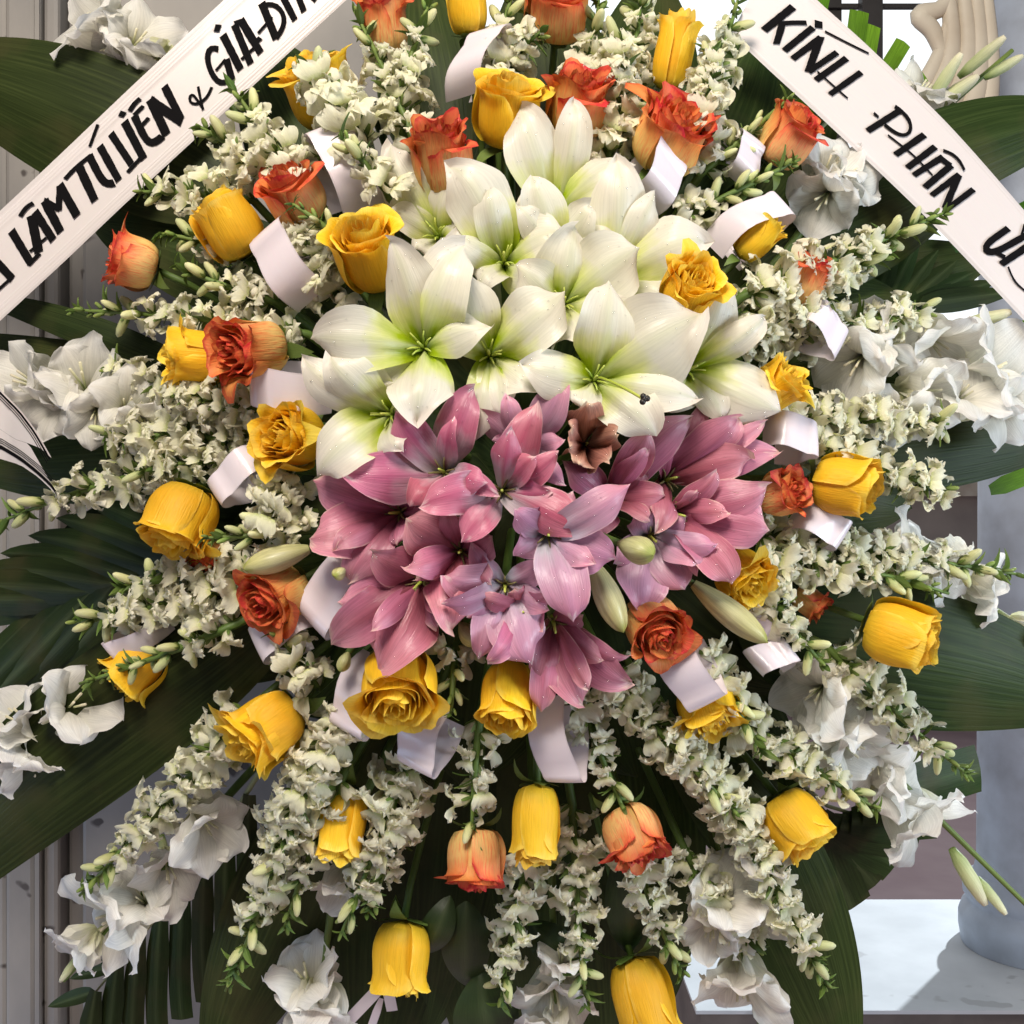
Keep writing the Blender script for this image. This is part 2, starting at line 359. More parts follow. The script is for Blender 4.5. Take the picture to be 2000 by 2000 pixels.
tag(grille, 'dark iron bars in front of the bright gap at top right', 'grille')
def bar(x0, y0, x1, y1, y, dd=.03):
    a = W(x0, y1, y); b = W(x1, y0, y)
    V, F, UV = box(a.x, b.x, y-dd/2, y+dd/2, a.z, b.z)
    return add('bar', mesh('bar', shift(V, grille.location), F, UV, [MT['iron']], smooth=False), grille)
bar(1680, -150, 1720, 520, 1.3); bar(1560, 9, 1905, 17, 1.32, .012); bar(1560, -80, 1640, 520, 1.34)
house = bpy.data.objects.new('far_house', None); COL.objects.link(house); house.location = (3.2, 6.2, ZC-1.3)
tag(house, 'pale beige house wall glimpsed between palm strips and the column', 'house')
V, F, UV = box(1.2, 5.5, 6.2, 7.0, ZC-1.3, ZC+.1); add('wall', mesh('wall', shift(V, house.location), F, UV, [MT['house']], smooth=False), house)
V, F, UV = box(1.3, 5.6, 6.1, 7.1, ZC+.1, ZC+.22); add('cornice', mesh('cornice', shift(V, house.location), F, UV, [MT['cream']], smooth=False), house)
sm, snt, sN, sL = new_mat('overcast_sky'); e = sN.new('ShaderNodeEmission'); e.inputs[0].default_value = (.93, .97, 1, 1); e.inputs[1].default_value = 1.25
so = sN.new('ShaderNodeOutputMaterial'); sL.new(e.outputs[0], so.inputs[0])
sky = add('sky', mesh('sky', [(-14, 12, ZC-2), (22, 12, ZC-2), (22, 12, ZC+14), (-14, 12, ZC+14)], [(0, 1, 2, 3)], None, [sm], smooth=False)); struct(sky)

# ------------------------------------------------------------------ leaves
CORE = W(1010, 950, .15)
def strap(base, tip, width, dy0, dy1, bend=0, mat='leaf', cup=.16, twist=0., nu=26, nv=8, prof=.72, abs_y=False, sag=.03, cut=False, wave=.02, disp=True):
    f = DI if disp else 1
    bx, by, tx, ty = base[0]*f, base[1]*f, tip[0]*f, tip[1]*f
    y0 = dy0 if abs_y else dep(bx, by)+dy0
    y1 = dy1 if abs_y else dep(tx, ty)+dy1
    P0 = W(bx, by, y0); P3 = W(tx, ty, y1)
    d = P3-P0; Ln = d.length
    side = Vector((d.z, 0, -d.x)).normalized()
    P1 = P0+d*.33+side*bend*Ln*.5+Vector((0, -sag, 0)); P2 = P0+d*.70+side*bend*Ln+Vector((0, -sag, 0))
    ym = (y0+y1)/2; w2 = S(width*f, ym)/2
    ph = rng.random()*6
    def f_(u, v):
        c = bez(P0, P1, P2, P3, u); t = (bez(P0, P1, P2, P3, min(1, u+.01))-bez(P0, P1, P2, P3, max(0, u-.01))).normalized()
        s = t.cross(Vector((0, -1, 0))).normalized()
        n = s.cross(t)
        a = twist*(u-.5); s, n = s*cos(a)+n*sin(a), n*cos(a)-s*sin(a)
        if cut: wv = .55+.45*min(1, u*3)
        else: wv = max(.0, sin(pi*min(1, max(0, u))**prof))**.7*(1-.0*u)+.05*(1-u)
        return c+s*(w2*wv*v)+n*(cup*w2*wv*abs(v)**1.4*-1+wave*w2*sin(7*u+ph+1.5*v)*abs(v))
    return sheet(nu, nv, f_), P0
def leaf(base, tip, width, dy0, dy1, label, group='broad dark leaves behind the flowers', name='broad_leaf', **kw):
    mat = kw.get('mat', 'leaf')
    (V, F, UV), P0 = strap(base, tip, width, dy0, dy1, **kw)
    o = add(name, mesh(name, shift(V, P0), F, UV, [MT[mat]])); o.location = P0
    tag(o, label, 'leaf', group)
    return o
LEAVES = [
 ((470, 380), (-190, 110), 250, .10, .10, 'largest dark leaf at upper left, running under the lettered ribbon', dict(bend=.05)),
 ((360, 130), (120, 90), 100, .16, .14, 'small dark leaf below the white gladiolus at top left', dict()),
 ((400, 720), (-60, 560), 62, .09, .06, 'narrow green leaf just below the left lettered ribbon', dict(bend=.04)),
 ((420, 740), (-40, 630), 78, .11, .07, 'narrow green leaf above the left white gladiolus blooms', dict(bend=-.03)),
 ((560, 850), (-90, 880), 190, .16, .10, 'dark leaf beneath the left white gladiolus spike', dict()),
 ((560, 1120), (-200, 1800), 245, .085, .03, 'very broad dark leaf sweeping down to the lower left edge', dict(bend=.10, sag=.05)),
 ((640, 1480), (390, 2040), 210, .13, .10, 'wide dark leaf hanging at the bottom left of centre', dict()),
 ((1390, 1190), (2090, 1345), 255, .10, .06, 'very broad dark leaf under the rightmost yellow rose', dict(bend=-.06, sag=.05)),
 ((1520, 880), (2060, 820), 150, .14, .10, 'dark leaf at the right edge below the white gladiolus', dict(bend=-.02)),
 ((1560, 400), (2080, 225), 170, .12, .11, 'dark leaf emerging beyond the right lettered ribbon', dict(bend=-.08)),
 ((1420, 520), (1830, 340), 190, .11, .10, 'dark leaf under the lower edge of the right lettered ribbon', dict()),
 ((1290, 380), (1450, 10), 170, .13, .10, 'dark leaf between top snapdragons and the right ribbon corner', dict()),
 ((1370, 1440), (1600, 2060), 200, .10, .07, 'long dark leaf along the lower right beside the white ledge', dict(bend=-.04)),
 ((860, 330), (790, -80), 230, .16, .14, 'dark leaf deep behind the top snapdragons left of centre', dict()),
 ((1060, 330), (1010, -80), 230, .17, .15, 'dark leaf deep behind the yellow rose at top centre', dict()),
 ((660, 420), (470, 60), 220, .16, .12, 'dark leaf deep behind the looped ribbon at upper left', dict()),
 ((620, 560), (170, 420), 190, .15, .11, 'dark leaf deep behind the small orange rose at left', dict()),
 ((640, 1010), (120, 1000), 210, .17, .13, 'dark leaf deep behind the yellow rose left of the pink lilies', dict()),
 ((620, 1180), (230, 1190), 200, .17, .13, 'dark leaf deep behind the white snapdragons at left', dict()),
 ((760, 1300), (560, 1800), 260, .17, .14, 'dark leaf deep behind the lower left snapdragon spikes', dict()),
 ((860, 1320), (800, 1960), 260, .18, .16, 'dark leaf deep in the shadow below centre left', dict()),
 ((1030, 1320), (1020, 1980), 260, .18, .16, 'dark leaf deep in the shadow directly below the pink lilies', dict()),
 ((1170, 1300), (1240, 1930), 250, .17, .15, 'dark leaf deep behind the bottom snapdragons right of centre', dict()),
 ((1290, 1220), (1480, 1700), 250, .16, .14, 'dark leaf deep behind the lower right snapdragon spikes', dict()),
 ((1400, 1100), (1760, 1180), 210, .16, .13, 'dark leaf deep behind the right-hand snapdragons', dict()),
 ((1400, 720), (1800, 690), 200, .17, .13, 'dark leaf deep behind the white gladiolus at right', dict()),
 ((1330, 640), (1640, 470), 190, .16, .13, 'dark leaf deep behind the sliver of yellow rose at upper right', dict()),
 ((1180, 380), (1240, -60), 220, .17, .15, 'dark leaf deep behind the dense snapdragons at top right', dict()),
 ((720, 1480), (690, 2080), 260, .19, .17, 'dark leaf behind the lowest left yellow rose', dict()),
 ((1120, 1480), (1150, 2080), 260, .19, .17, 'dark leaf between the two bottom edge snapdragon spikes', dict()),
 ((930, 1480), (930, 2080), 230, .20, .18, 'dark leaf behind the lowest orange rose', dict()),
 ((1380, 420), (1560, 120), 210, .17, .15, 'dark leaf behind the right-hand orange rose', dict()),
 ((1450, 900), (1720, 960), 180, .17, .14, 'dark leaf behind the yellow rose right of the pink lilies', dict()),
 ((1480, 620), (1700, 560), 150, .16, .13, 'dark leaf behind the right ribbon loop', dict()),
 ((930, 480), (905, 100), 220, .20, .19, 'dark leaf behind the topmost white lily', dict()),
 ((1230, 580), (1460, 300), 220, .20, .19, 'dark leaf behind the long ribbon loop at upper right', dict()),
 ((1480, 590), (1880, 480), 150, .19, .18, 'dark leaf behind the split palm strips at right', dict()),
 ((640, 760), (230, 700), 190, .17, .13, 'dark leaf deep behind the paired yellow and orange roses at left', dict()),
]
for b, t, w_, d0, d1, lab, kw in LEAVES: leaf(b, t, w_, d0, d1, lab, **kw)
# the mass of leaf bases in the middle
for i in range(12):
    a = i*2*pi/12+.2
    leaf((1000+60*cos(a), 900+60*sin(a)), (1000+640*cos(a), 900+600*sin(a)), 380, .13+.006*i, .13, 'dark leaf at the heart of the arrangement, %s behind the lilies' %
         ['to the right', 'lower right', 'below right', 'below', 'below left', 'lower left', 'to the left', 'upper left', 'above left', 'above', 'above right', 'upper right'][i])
for bx, by, tx, ty, w_, lab in ((880, 1700, 880, 1860, 90, 'oval rose leaf hanging under the lowest orange rose'), (1180, 1600, 1185, 1800, 85, 'dark oval leaf in the gap between the bottom snapdragon spikes'),
      (930, 1990, 905, 1830, 120, 'oval leaf at the bottom edge right of the lowest left yellow rose'), (1000, 1740, 1080, 1800, 75, 'small dark leaf at the foot of the middle snapdragon'), (850, 1690, 800, 1800, 60, 'small dark rose leaf above the lowest left yellow rose')):
    leaf((bx, by), (tx, ty), w_, .06, .05, lab, 'rose leaves low in the arrangement', 'rose_leaf', mat='roseleaf', prof=.9, cup=.25)

def frond(name, label, rach, leaflets, mat='palm', dy=.10):
    pts = [W(x*DI, y*DI, dep(x*DI, y*DI)+dy+.01*i) for i, (x, y) in enumerate(rach)]
    root = thing(name, pts[0], label, 'palm leaf', 'palm leaves around the rim')
    n = 16; C = []
    for i in range(n+1):
        t = i/n*(len(pts)-1); k = min(int(t), len(pts)-2); C.append(pts[k].lerp(pts[k+1], t-k))
    add('rachis', mesh('rachis', *[x if j else shift(x, pts[0]) for j, x in enumerate(tube(C, [.0032*(1-.6*i/n) for i in range(n+1)], 6))], [MT['rachis']]), root)
    for (b, t, w_, kw) in leaflets:
        (V, F, UV), P0 = strap(b, t, w_, dy, dy+.02, mat=mat, nu=12, nv=4, **kw)
        add('leaflet', mesh('leaflet', shift(V, pts[0]), F, UV, [MT[mat]]), root)
    return root
LF = []
for i in range(9):
    f = i/8; x = 440-360*f; y = 1030+118*f
    LF.append(((x, y), (x-230-60*f, y-10-110*(1-f)+40*f), 62, dict(cup=.3, sag=.01, bend=.05)))
    LF.append(((x, y), (x-200-70*f, y+210+40*f), 58, dict(cup=.3, sag=.01, bend=-.06)))
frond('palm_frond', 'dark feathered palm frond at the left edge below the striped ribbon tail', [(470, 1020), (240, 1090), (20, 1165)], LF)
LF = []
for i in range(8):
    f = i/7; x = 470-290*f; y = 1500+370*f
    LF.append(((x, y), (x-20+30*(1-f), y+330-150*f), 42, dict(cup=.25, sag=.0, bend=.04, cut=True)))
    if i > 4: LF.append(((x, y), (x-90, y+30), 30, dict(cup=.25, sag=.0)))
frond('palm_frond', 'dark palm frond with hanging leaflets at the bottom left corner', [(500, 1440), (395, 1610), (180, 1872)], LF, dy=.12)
LF = []
for i in range(7):
    f = i/6
    LF.append(((1640+90*f, 610-35*f), (1700+215*f, 430+120*f), 44, dict(cup=.2, sag=.0, cut=False)))
frond('palm_frond', 'dark palm leaf split into strips under the right lettered ribbon', [(1560, 640), (1720, 580), (1800, 560)], LF, dy=.12)
LF = []
for i in range(8):
    f = i/7
    LF.append(((1500+150*f, 1500+60*sin(f*3)), (1560+330*f-40*f*f, 1760-310*f), 92, dict(cup=.15, sag=.0, cut=True)))
frond('palm_frond', 'dark palm leaf with blunt cut tips above the white ledge', [(1420, 1400), (1560, 1520), (1690, 1560)], LF, dy=.11)
LF = [((1600, 190), (1622, 20), 38, dict(cut=True, cup=.1, sag=0)), ((1610, 215), (1640, 45), 48, dict(cut=True, cup=.12, sag=0)), ((1625, 210), (1706, 78), 32, dict(cut=True, cup=.2, sag=0)),
      ((1640, 215), (1742, 138), 34, dict(cut=True, cup=.15, sag=0)), ((1520, 110), (1548, -20), 44, dict(cut=True, cup=.12, sag=0)), ((1420, 290), (1530, 190), 40, dict(cut=True, cup=.1, sag=-.05))]
frond('palm_frond', 'bright green palm strips with square cut ends at top right', [(1460, 330), (1560, 230), (1640, 190)], LF, mat='cutpalm', dy=.10)
LF = [((1850, 690), (1945, 620), 44, dict(cut=True, cup=.1, sag=0)), ((1868, 925), (1945, 895), 34, dict(cut=True, cup=.1, sag=0)), ((1800, 470), (1960, 380), 30, dict(cut=True, cup=.1, sag=0))]
frond('palm_frond', 'bright green cut palm tips at the right edge beside the gladiolus', [(1700, 900), (1800, 780), (1850, 690)], LF, mat='cutpalm', dy=.14)

foam = add('floral_foam', mesh('floral_foam', *[x if j else [Vector((v.x*.36*(1+.04*sin(9*v.z)), v.y*.05, v.z*.35*(1+.04*sin(8*v.x)))) for v in x] for j, x in enumerate(lathe([(max(.001, sin(pi*i/20)), -cos(pi*i/20)) for i in range(21)], 40))], [MT['leaf']]))
foam.location = W(1000, 900, .225); tag(foam, 'dark green foam mound behind the lilies that holds the stems', 'floral foam')
# ------------------------------------------------------------------ lilies
def petal_sheet(P0, P3, A, wid, arch=.42, droop=.30, cup=.28, ruf=.05, rib=.06, nu=16, nv=8, prof=1.12, base=.16, seed=0, tipp=.86, spread=.20, twist=.45, frill=0.):
    rr = random.Random(seed)
    O = (P3-P0); O = O-A*O.dot(A)
    ln = max(O.length, 1e-4); O.normalize()
    Sd = A.cross(O).normalized()
    P1 = P0+A*(arch*ln)+O*(spread*ln); P2 = P3+A*(droop*ln)-O*(.30*ln)
    sk = Sd*rr.uniform(-.12, .12)*ln; tw = rr.uniform(-twist, twist); wv = rr.uniform(.4, 1.)*ruf
    ph = rr.random()*6.28; ph2 = rr.random()*6.28; fr = rr.uniform(5, 8)
    w2 = wid/2
    def f_(u, v):
        c = bez(P0, P1+sk*.5, P2+sk, P3, u)
        t = (bez(P0, P1+sk*.5, P2+sk, P3, min(1, u+.01))-bez(P0, P1+sk*.5, P2+sk, P3, max(0, u-.01))).normalized()
        n = Sd.cross(t); n.normalize()
        a = tw*u; S2 = Sd*cos(a)+n*sin(a); n = n*cos(a)-Sd*sin(a)
        w = (max(0, sin(pi*u**prof))**tipp)+base*(1-u)**2
        w *= w2
        cu = cup*(1-.75*u)
        return c+S2*(w*v*(1+.05*sin(11*u+ph2)))+n*(cu*w*abs(v)**1.7)-n*(rib*w2*exp(-(v/.16)**2)*min(1, u*4)*(1-u))+n*(frill*w2*sin(23*u+ph+(2.1 if v > 0 else 0))*abs(v)**3*min(1, 2.5*u))+n*(ruf*w2*sin(fr*u+ph+(ph2 if v > 0 else 0))*abs(v)**2.5)
    return sheet(nu, nv, f_), f_

LGRP = {'white': 'white lilies massed in the middle', 'pink': 'pink lilies massed below the white ones'}
def ico(c, r, sq=1):
    d = [(1,0,0),(-1,0,0),(0,1,0),(0,-1,0),(0,0,1),(0,0,-1)]
    # octahedron subdivided once
    V = [Vector(x) for x in d]; F0 = [(0,2,4),(2,1,4),(1,3,4),(3,0,4),(2,0,5),(1,2,5),(3,1,5),(0,3,5)]
    F = []; cache = {}
    def mid(a, b):
        k = (min(a, b), max(a, b))
        if k not in cache: V.append((V[a]+V[b]).normalized()); cache[k] = len(V)-1
        return cache[k]
    for a, b, c_ in F0:
        x, y, z = mid(a, b), mid(b, c_), mid(c_, a); F += [(a, x, z), (x, b, y), (z, y, c_), (x, y, z)]
    return [c+v*r for v in V], F, [(0, 0)]*len(V)

def lily(kind, throat, petals, label, dz=0., mat=None, stamens=True, pistil=None, droplets=54, ax=(0, 0), cupk=.28, deep=.03, rimdrop=0.0):
    tx, ty = throat
    y = dep(tx, ty)-.035+dz
    T = W(tx, ty, y)
    rad = Vector((tx-1010, 0, -(ty-930)))/1000
    A = (Vector((0, -1, 0))+rad*.35+Vector((ax[0], 0, ax[1]))).normalized()
    B = T-A*deep
    root = thing({'white': 'white_lily', 'pink': 'pink_lily'}[kind], B, label, 'lily', LGRP[kind])
    m = MT[mat or {'white': 'white_lily', 'pink': 'pink_lily'}[kind]]
    rr = random.Random(int(tx*7+ty)); drops = []
    petals = list(petals)
    if kind == 'pink' and mat != 'wilted':     # narrow curled inner petals
        for k in range(2):
            a = rr.uniform(0, 6.28); ln = rr.uniform(85, 135)
            petals.append((tx+ln*cos(a), ty+ln*sin(a), rr.uniform(44, 66), rr.uniform(-.020, -.006), dict(arch=rr.uniform(.4, .8), droop=rr.uniform(.0, .6), cup=.5, twist=1.0)))
    if kind == 'white':
        petals = [(tx+(p[0]-tx)*1.04, ty+(p[1]-ty)*1.04)+tuple(p[2:]) for p in petals]
    for i, p in enumerate(petals):
        px, py, w = p[:3]; lift = p[3] if len(p) > 3 else 0.; opt = p[4] if len(p) > 4 else {}
        yt = y+.004+lift+rr.uniform(-.004, .004)
        P3 = W(px, py, yt)
        kw = dict(arch=.36+rr.uniform(-.06, .08), droop=(.22 if kind == 'white' else .20)+rr.uniform(-.12, .16), cup=cupk, ruf=.34, rib=.28, frill=.035, seed=rr.randint(0, 9999)); kw.update(opt)
        (V, F, UV), fn = petal_sheet(B+A*.0015*(i % 3), P3, A, S(w, y)*(.95 if kind == 'white' else .92), **kw)
        add('petal', mesh('petal', shift(V, B), F, UV, [m]), root)
        for _ in range(max(2, droplets//len(petals))):
            u = rr.uniform(.45, .95); v = rr.uniform(-.7, .7); drops.append((fn(u, v), rr.uniform(.0004, .0010)))
    if stamens:
        for i in range(6):
            a = i*pi/3+rr.random(); O = frame(A, Vector((1, 0, 0))) @ Vector((cos(a), sin(a), 0)); ln = rr.uniform(.010, .018) if kind == 'white' else rr.uniform(.005, .010)
            C = [B+A*.006, B+A*(.012+ln*.3)+O*.004, B+A*(.012+ln*.75)+O*.007, B+A*(.012+ln)+O*.011]
            add('stamen', mesh('stamen', *[x if j else shift(x, B) for j, x in enumerate(tube(C, [.0013, .0012, .0009, .0006], 5))], [MT['filament' if kind == 'white' else 'oldfilament']]), root)
    add('ovary', mesh('ovary', *[x if j else shift(x, B) for j, x in enumerate(tube([B, B+A*.010, B+A*.020, B+A*.030], [.0022, .0020, .0013, .0010], 6))], [MT['filament']]), root)
    if pistil:
        e = W(pistil[0], pistil[1], y-.038)
        C = [bez(B+A*.02, B+A*.045, e-A*.0, e, i/6) for i in range(7)]
        po = add('pistil', mesh('pistil', *[x if j else shift(x, B) for j, x in enumerate(tube(C, [.0012]*7, 6))], [MT['filament']]), root)
        Vs = []; Fs = []
        for q in ((0, 0), (.0022, .0006), (-.0008, .0022), (-.0012, -.0020)):
            a, b, _ = ico(e+Vector((q[0], -.001, q[1])), .0026); o = len(Vs); Vs += a; Fs += [tuple(x+o for x in g) for g in b]
        add('stigma', mesh('stigma', shift(Vs, B), Fs, None, [MT['stigma']]), po)
    if drops:
        V = []; F = []
        for c, r in drops:
            a, b, _ = ico(c-A*-r*.5, r); o = len(V); V += a; F += [tuple(x+o for x in q) for q in b]
        d = add('water_droplets', mesh('water_droplets', shift(V, B), F, None, [MT['water']]), root); d['kind'] = 'stuff'
    # stalk back to the core
    C = [B+A*.002, B-A*.03, B.lerp(CORE, .5)+Vector((0, .02, 0)), CORE]
    add('stem', mesh('stem', *[x if j else shift(x, B) for j, x in enumerate(tube([bez(*C, i/6) for i in range(7)], [.004]*7, 6))], [MT['stem']]), root)
    return root
RC = dict(arch=.52, droop=.42)        # strongly rolled back
UPR = dict(arch=.25, droop=.05)       # straight
lily('white', (848, 452), [(768, 288, 100), (762, 412, 66, -.005), (884, 350, 64), (888, 478, 78, -.02), (812, 486, 58), (905, 420, 50)], 'white lily seen side-on at the upper left of the lily cluster, beside an orange rose', dz=.045, ax=(-.3, .1), deep=.02)
lily('white', (1088, 392), [(1018, 218, 118), (1118, 208, 82), (1230, 330, 118, .0, RC), (1010, 400, 80), (1170, 440, 90), (1060, 480, 80)], 'topmost white lily with two tall petals in front of the orange roses', dz=.03, ax=(0, .2))
lily('white', (1206, 528), [(1204, 322, 118), (1276, 378, 66), (1370, 478, 132, .0, RC), (1328, 592, 100), (1190, 640, 80), (1120, 500, 80)], 'white lily at the upper right of the cluster, petal over the small swirled yellow rose', dz=.022, ax=(.1, .1))
lily('white', (984, 492), [(882, 334, 140), (956, 372, 78, -.006, RC), (1114, 458, 128), (1058, 556, 104, -.006), (936, 560, 96), (880, 470, 90)], 'white lily with bright green throat high in the cluster, left of centre', dz=.008, ax=(0, .1))
lily('white', (1092, 470), [(1040, 348, 92), (1014, 404, 62), (1150, 402, 98, -.006), (1196, 470, 80), (1130, 560, 90), (1050, 545, 70)], 'half hidden white lily with short upright petals at the centre of the cluster', dz=.012, ax=(0, .05))
lily('white', (1104, 580), [(1146, 672, 132, -.02, dict(cup=.7)), (1244, 486, 160), (1122, 446, 130), (1010, 520, 96), (1042, 640, 86), (1215, 600, 100)], 'white lily with a deep yellow-green cup in the middle of the cluster', dz=.0, cupk=.4)
lily('white', (954, 684), [(1098, 572, 140), (906, 528, 116), (978, 806, 80, -.004), (926, 856, 86), (1048, 764, 96), (872, 640, 80)], 'white lily at the centre with a yellow-green striped throat above the pink lilies', dz=-.004)
lily('white', (816, 668), [(764, 478, 122), (904, 486, 150), (614, 662, 128, .0, RC), (814, 818, 138, -.016), (956, 640, 96, -.008), (720, 770, 70, .01)], 'large white lily at left of the cluster with a broad petal hanging over the pink', dz=-.018, ax=(-.1, 0))
lily('white', (1362, 714), [(1408, 548, 122), (1486, 622, 66, .0, RC), (1518, 800, 140), (1406, 824, 70), (1290, 800, 90), (1300, 640, 80)], 'rightmost white lily, its lower petal touching the yellow rose at right', dz=.004, ax=(.15, 0))
lily('white', (1166, 734), [(1026, 714, 110), (1188, 554, 124), (1364, 616, 190, -.004), (1352, 778, 104, .008), (1278, 848, 122), (1142, 800, 94)], 'large open white lily with a long dark-tipped pistil at the lower right', dz=-.022, pistil=(1258, 780))
lily('white', (744, 808), [(600, 704, 92), (650, 700, 104, -.008, RC), (624, 926, 124), (782, 876, 86, -.006), (800, 760, 80), (700, 700, 90, .006)], 'lowest left white lily, opening downward beside a yellow rose', dz=-.018, ax=(-.2, -.1))

lily('pink', (760, 1002), [(604, 1052, 124), (610, 938, 100), (684, 1136, 86), (776, 1066, 62, -.01), (800, 930, 70), (840, 1010, 70)], 'dusty pink lily at far left of the pink group above a looped ribbon', dz=.01, mat='salmon_lily', ax=(-.3, 0))
lily('pink', (1204, 962), [(1348, 816, 92), (1270, 838, 72, -.01), (1300, 968, 66), (1100, 900, 70), (1150, 1050, 70), (1260, 920, 90)], 'salmon pink lily with creased petals right of the wilted brown bloom', dz=.01, mat='salmon_lily', ax=(.1, .2))
lily('pink', (1322, 932), [(1440, 816, 86), (1390, 768, 46, .01), (1466, 896, 90), (1524, 884, 76, .01), (1496, 822, 50, .012), (1260, 1000, 60)], 'salmon pink lily reaching up to the right below the rightmost white lily', dz=.012, mat='salmon_lily', ax=(.3, .1))
lily('pink', (1338, 1008), [(1504, 1036, 120), (1498, 948, 100), (1430, 1142, 84), (1384, 1114, 84, -.006), (1362, 1126, 46), (1362, 956, 50, -.01)], 'pink lily at far right of the pink group, fanned to the right', dz=0., mat='salmon_lily', ax=(.3, -.1))
lily('pink', (1282, 1058), [(1252, 1194, 110), (1338, 1152, 86), (1242, 1000, 66), (1340, 1010, 60), (1200, 1100, 70)], 'lavender pink lily hanging over the open orange rose at lower right', dz=.006, mat='lavender_lily', ax=(.1, -.2))
lily('pink', (1022, 874), [(1104, 733, 78, -.006), (1060, 796, 70), (1006, 916, 64, -.008), (930, 800, 60), (1100, 860, 60), (960, 860, 50)], 'pink lily with a tall petal standing up against the white lilies', dz=.0, mat='lavender_lily')
lily('pink', (857, 916), [(670, 922, 112), (926, 756, 96), (772, 800, 82), (888, 812, 52, -.016), (938, 960, 70), (800, 990, 80)], 'pink lily with white throat at upper left of the pink group', dz=-.012, ax=(-.1, .1))
lily('pink', (896, 1080), [(792, 1012, 132), (884, 1230, 138), (962, 1046, 96), (928, 996, 70), (812, 1132, 60), (960, 1140, 70)], 'deep rose pink lily with a dark cupped throat in the middle', dz=-.004, mat='salmon_lily', cupk=.5)
lily('pink', (1085, 1236), [(1138, 1376, 112), (1058, 1392, 64), (1230, 1330, 90), (1232, 1278, 44, -.01), (1050, 1330, 66), (1140, 1200, 70)], 'lowest pink lily, hanging down over a white ribbon tail', dz=.01, mat='salmon_lily', ax=(.05, -.35))
lily('pink', (986, 1156), [(868, 1124, 104, -.012), (1036, 1296, 118), (934, 1288, 100), (1060, 1092, 60), (1070, 1190, 60), (920, 1060, 50)], 'lavender throated pink lily low in the centre above a yellow rose', dz=-.004, mat='lavender_lily', ax=(0, -.15))
lily('pink', (808, 1150), [(658, 1176, 104), (738, 1310, 150), (646, 1260, 106, .006), (726, 1076, 90, -.012), (854, 1226, 60), (880, 1120, 60)], 'salmon pink lily at lower left above the swirled yellow rose', dz=0., mat='salmon_lily', ax=(-.2, -.2))
lily('pink', (1022, 1196), [(1004, 1150, 46, -.01), (1070, 1160, 48, -.014), (1060, 1230, 56), (980, 1240, 50), (1010, 1260, 50)], 'small half opened pink lily tucked under the long hanging petal', dz=-.002, mat='salmon_lily', droplets=4, cupk=.8)
lily('pink', (980, 958), [(820, 990, 92, -.008), (1048, 786, 88), (1142, 1042, 100, -.01), (1048, 890, 60, -.018), (1092, 880, 58, -.01), (900, 1060, 76)], 'pink lily with pale throat and long pointed petals at the centre', dz=-.022)
lily('pink', (1072, 1046), [(1120, 1216, 110, -.012), (1012, 1000, 72), (1232, 944, 84, -.004, RC), (1206, 1092, 104), (1002, 1086, 66), (1120, 960, 60)], 'front pink lily with one long petal hanging straight down', dz=-.034, mat='lavender_lily')
lily('pink', (1152, 862), [(1148, 786, 78, -.03, dict(cup=.9)), (1116, 832, 60, -.036, dict(cup=.9)), (1206, 848, 60, -.036, dict(cup=.9)), (1130, 908, 76, -.034, dict(cup=.9)), (1190, 900, 66, -.034, dict(cup=.9)), (1112, 874, 50, -.036)], 'wilted brown cup-shaped lily bloom between the white and pink lilies', dz=-.012, mat='wilted', stamens=False, droplets=0, deep=.045)

# closed lily buds
def lily_bud(a, b, thick, dz, label, toward=0.):
    y = dep((a[0]+b[0])/2, (a[1]+b[1])/2)+dz
    A_ = W(a[0], a[1], y+.01); B_ = W(b[0], b[1], y-toward)
    ax = B_-A_; Ln = ax.length; M = frame(ax, Vector((0, -1, 0))); R = S(thick, y)/2
    V = []; F = []; UV = []; nu, nv = 16, 24
    for i in range(nu+1):
        u = i/nu; r = R*(max(0, sin(pi*(.10+.90*u)**1.15))**.62 if u < 1 else 0)*(.75+.25*u)
        for k in range(nv):
            a_ = 2*pi*k/nv; rr_ = r*(1+.09*cos(3*a_)-.10*exp(-((((a_*3/(2*pi)) % 1)-.5)/.09)**2))
            V.append(M @ Vector((rr_*cos(a_), rr_*sin(a_), u*Ln))); UV.append((u, k/nv))
    for i in range(nu):
        for k in range(nv):
            F.append((i*nv+k, i*nv+(k+1) % nv, (i+1)*nv+(k+1) % nv, (i+1)*nv+k))
    root = thing('lily_bud', A_, label, 'flower bud', 'closed green lily buds')
    add('bud', mesh('bud', V, F, UV, [MT['lilybud']]), root)
    C = [A_, A_-ax.normalized()*.03, A_.lerp(CORE, .6), CORE]
    add('stalk', mesh('stalk', *[x if j else shift(x, A_) for j, x in enumerate(tube([bez(*C, i/6) for i in range(7)], [.003]*7, 6))], [MT['stem']]), root)
lily_bud((604, 1072), (474, 1112), 58, -.03, 'pale green ridged lily bud lying on an orange rose at left')
lily_bud((1212, 1062), (1276, 1084), 62, -.065, 'short plump green lily bud among the pink petals', .02)
lily_bud((1158, 1098), (1218, 1236), 62, -.045, 'olive green lily bud beside the open orange rose')
lily_bud((1354, 1140), (1500, 1256), 60, -.035, 'longest olive lily bud, pointing to the lower right')
lily_bud((900, 1218), (930, 1262), 44, -.02, 'small green lily bud tip below the deep rose lily')
lily_bud((672, 1112), (654, 1126), 30, -.045, 'tiny round green bud in front of the white ribbon loop', .006)
lily_bud((680, 1275), (664, 1312), 30, -.02, 'small slim green bud left of the swirled yellow rose')

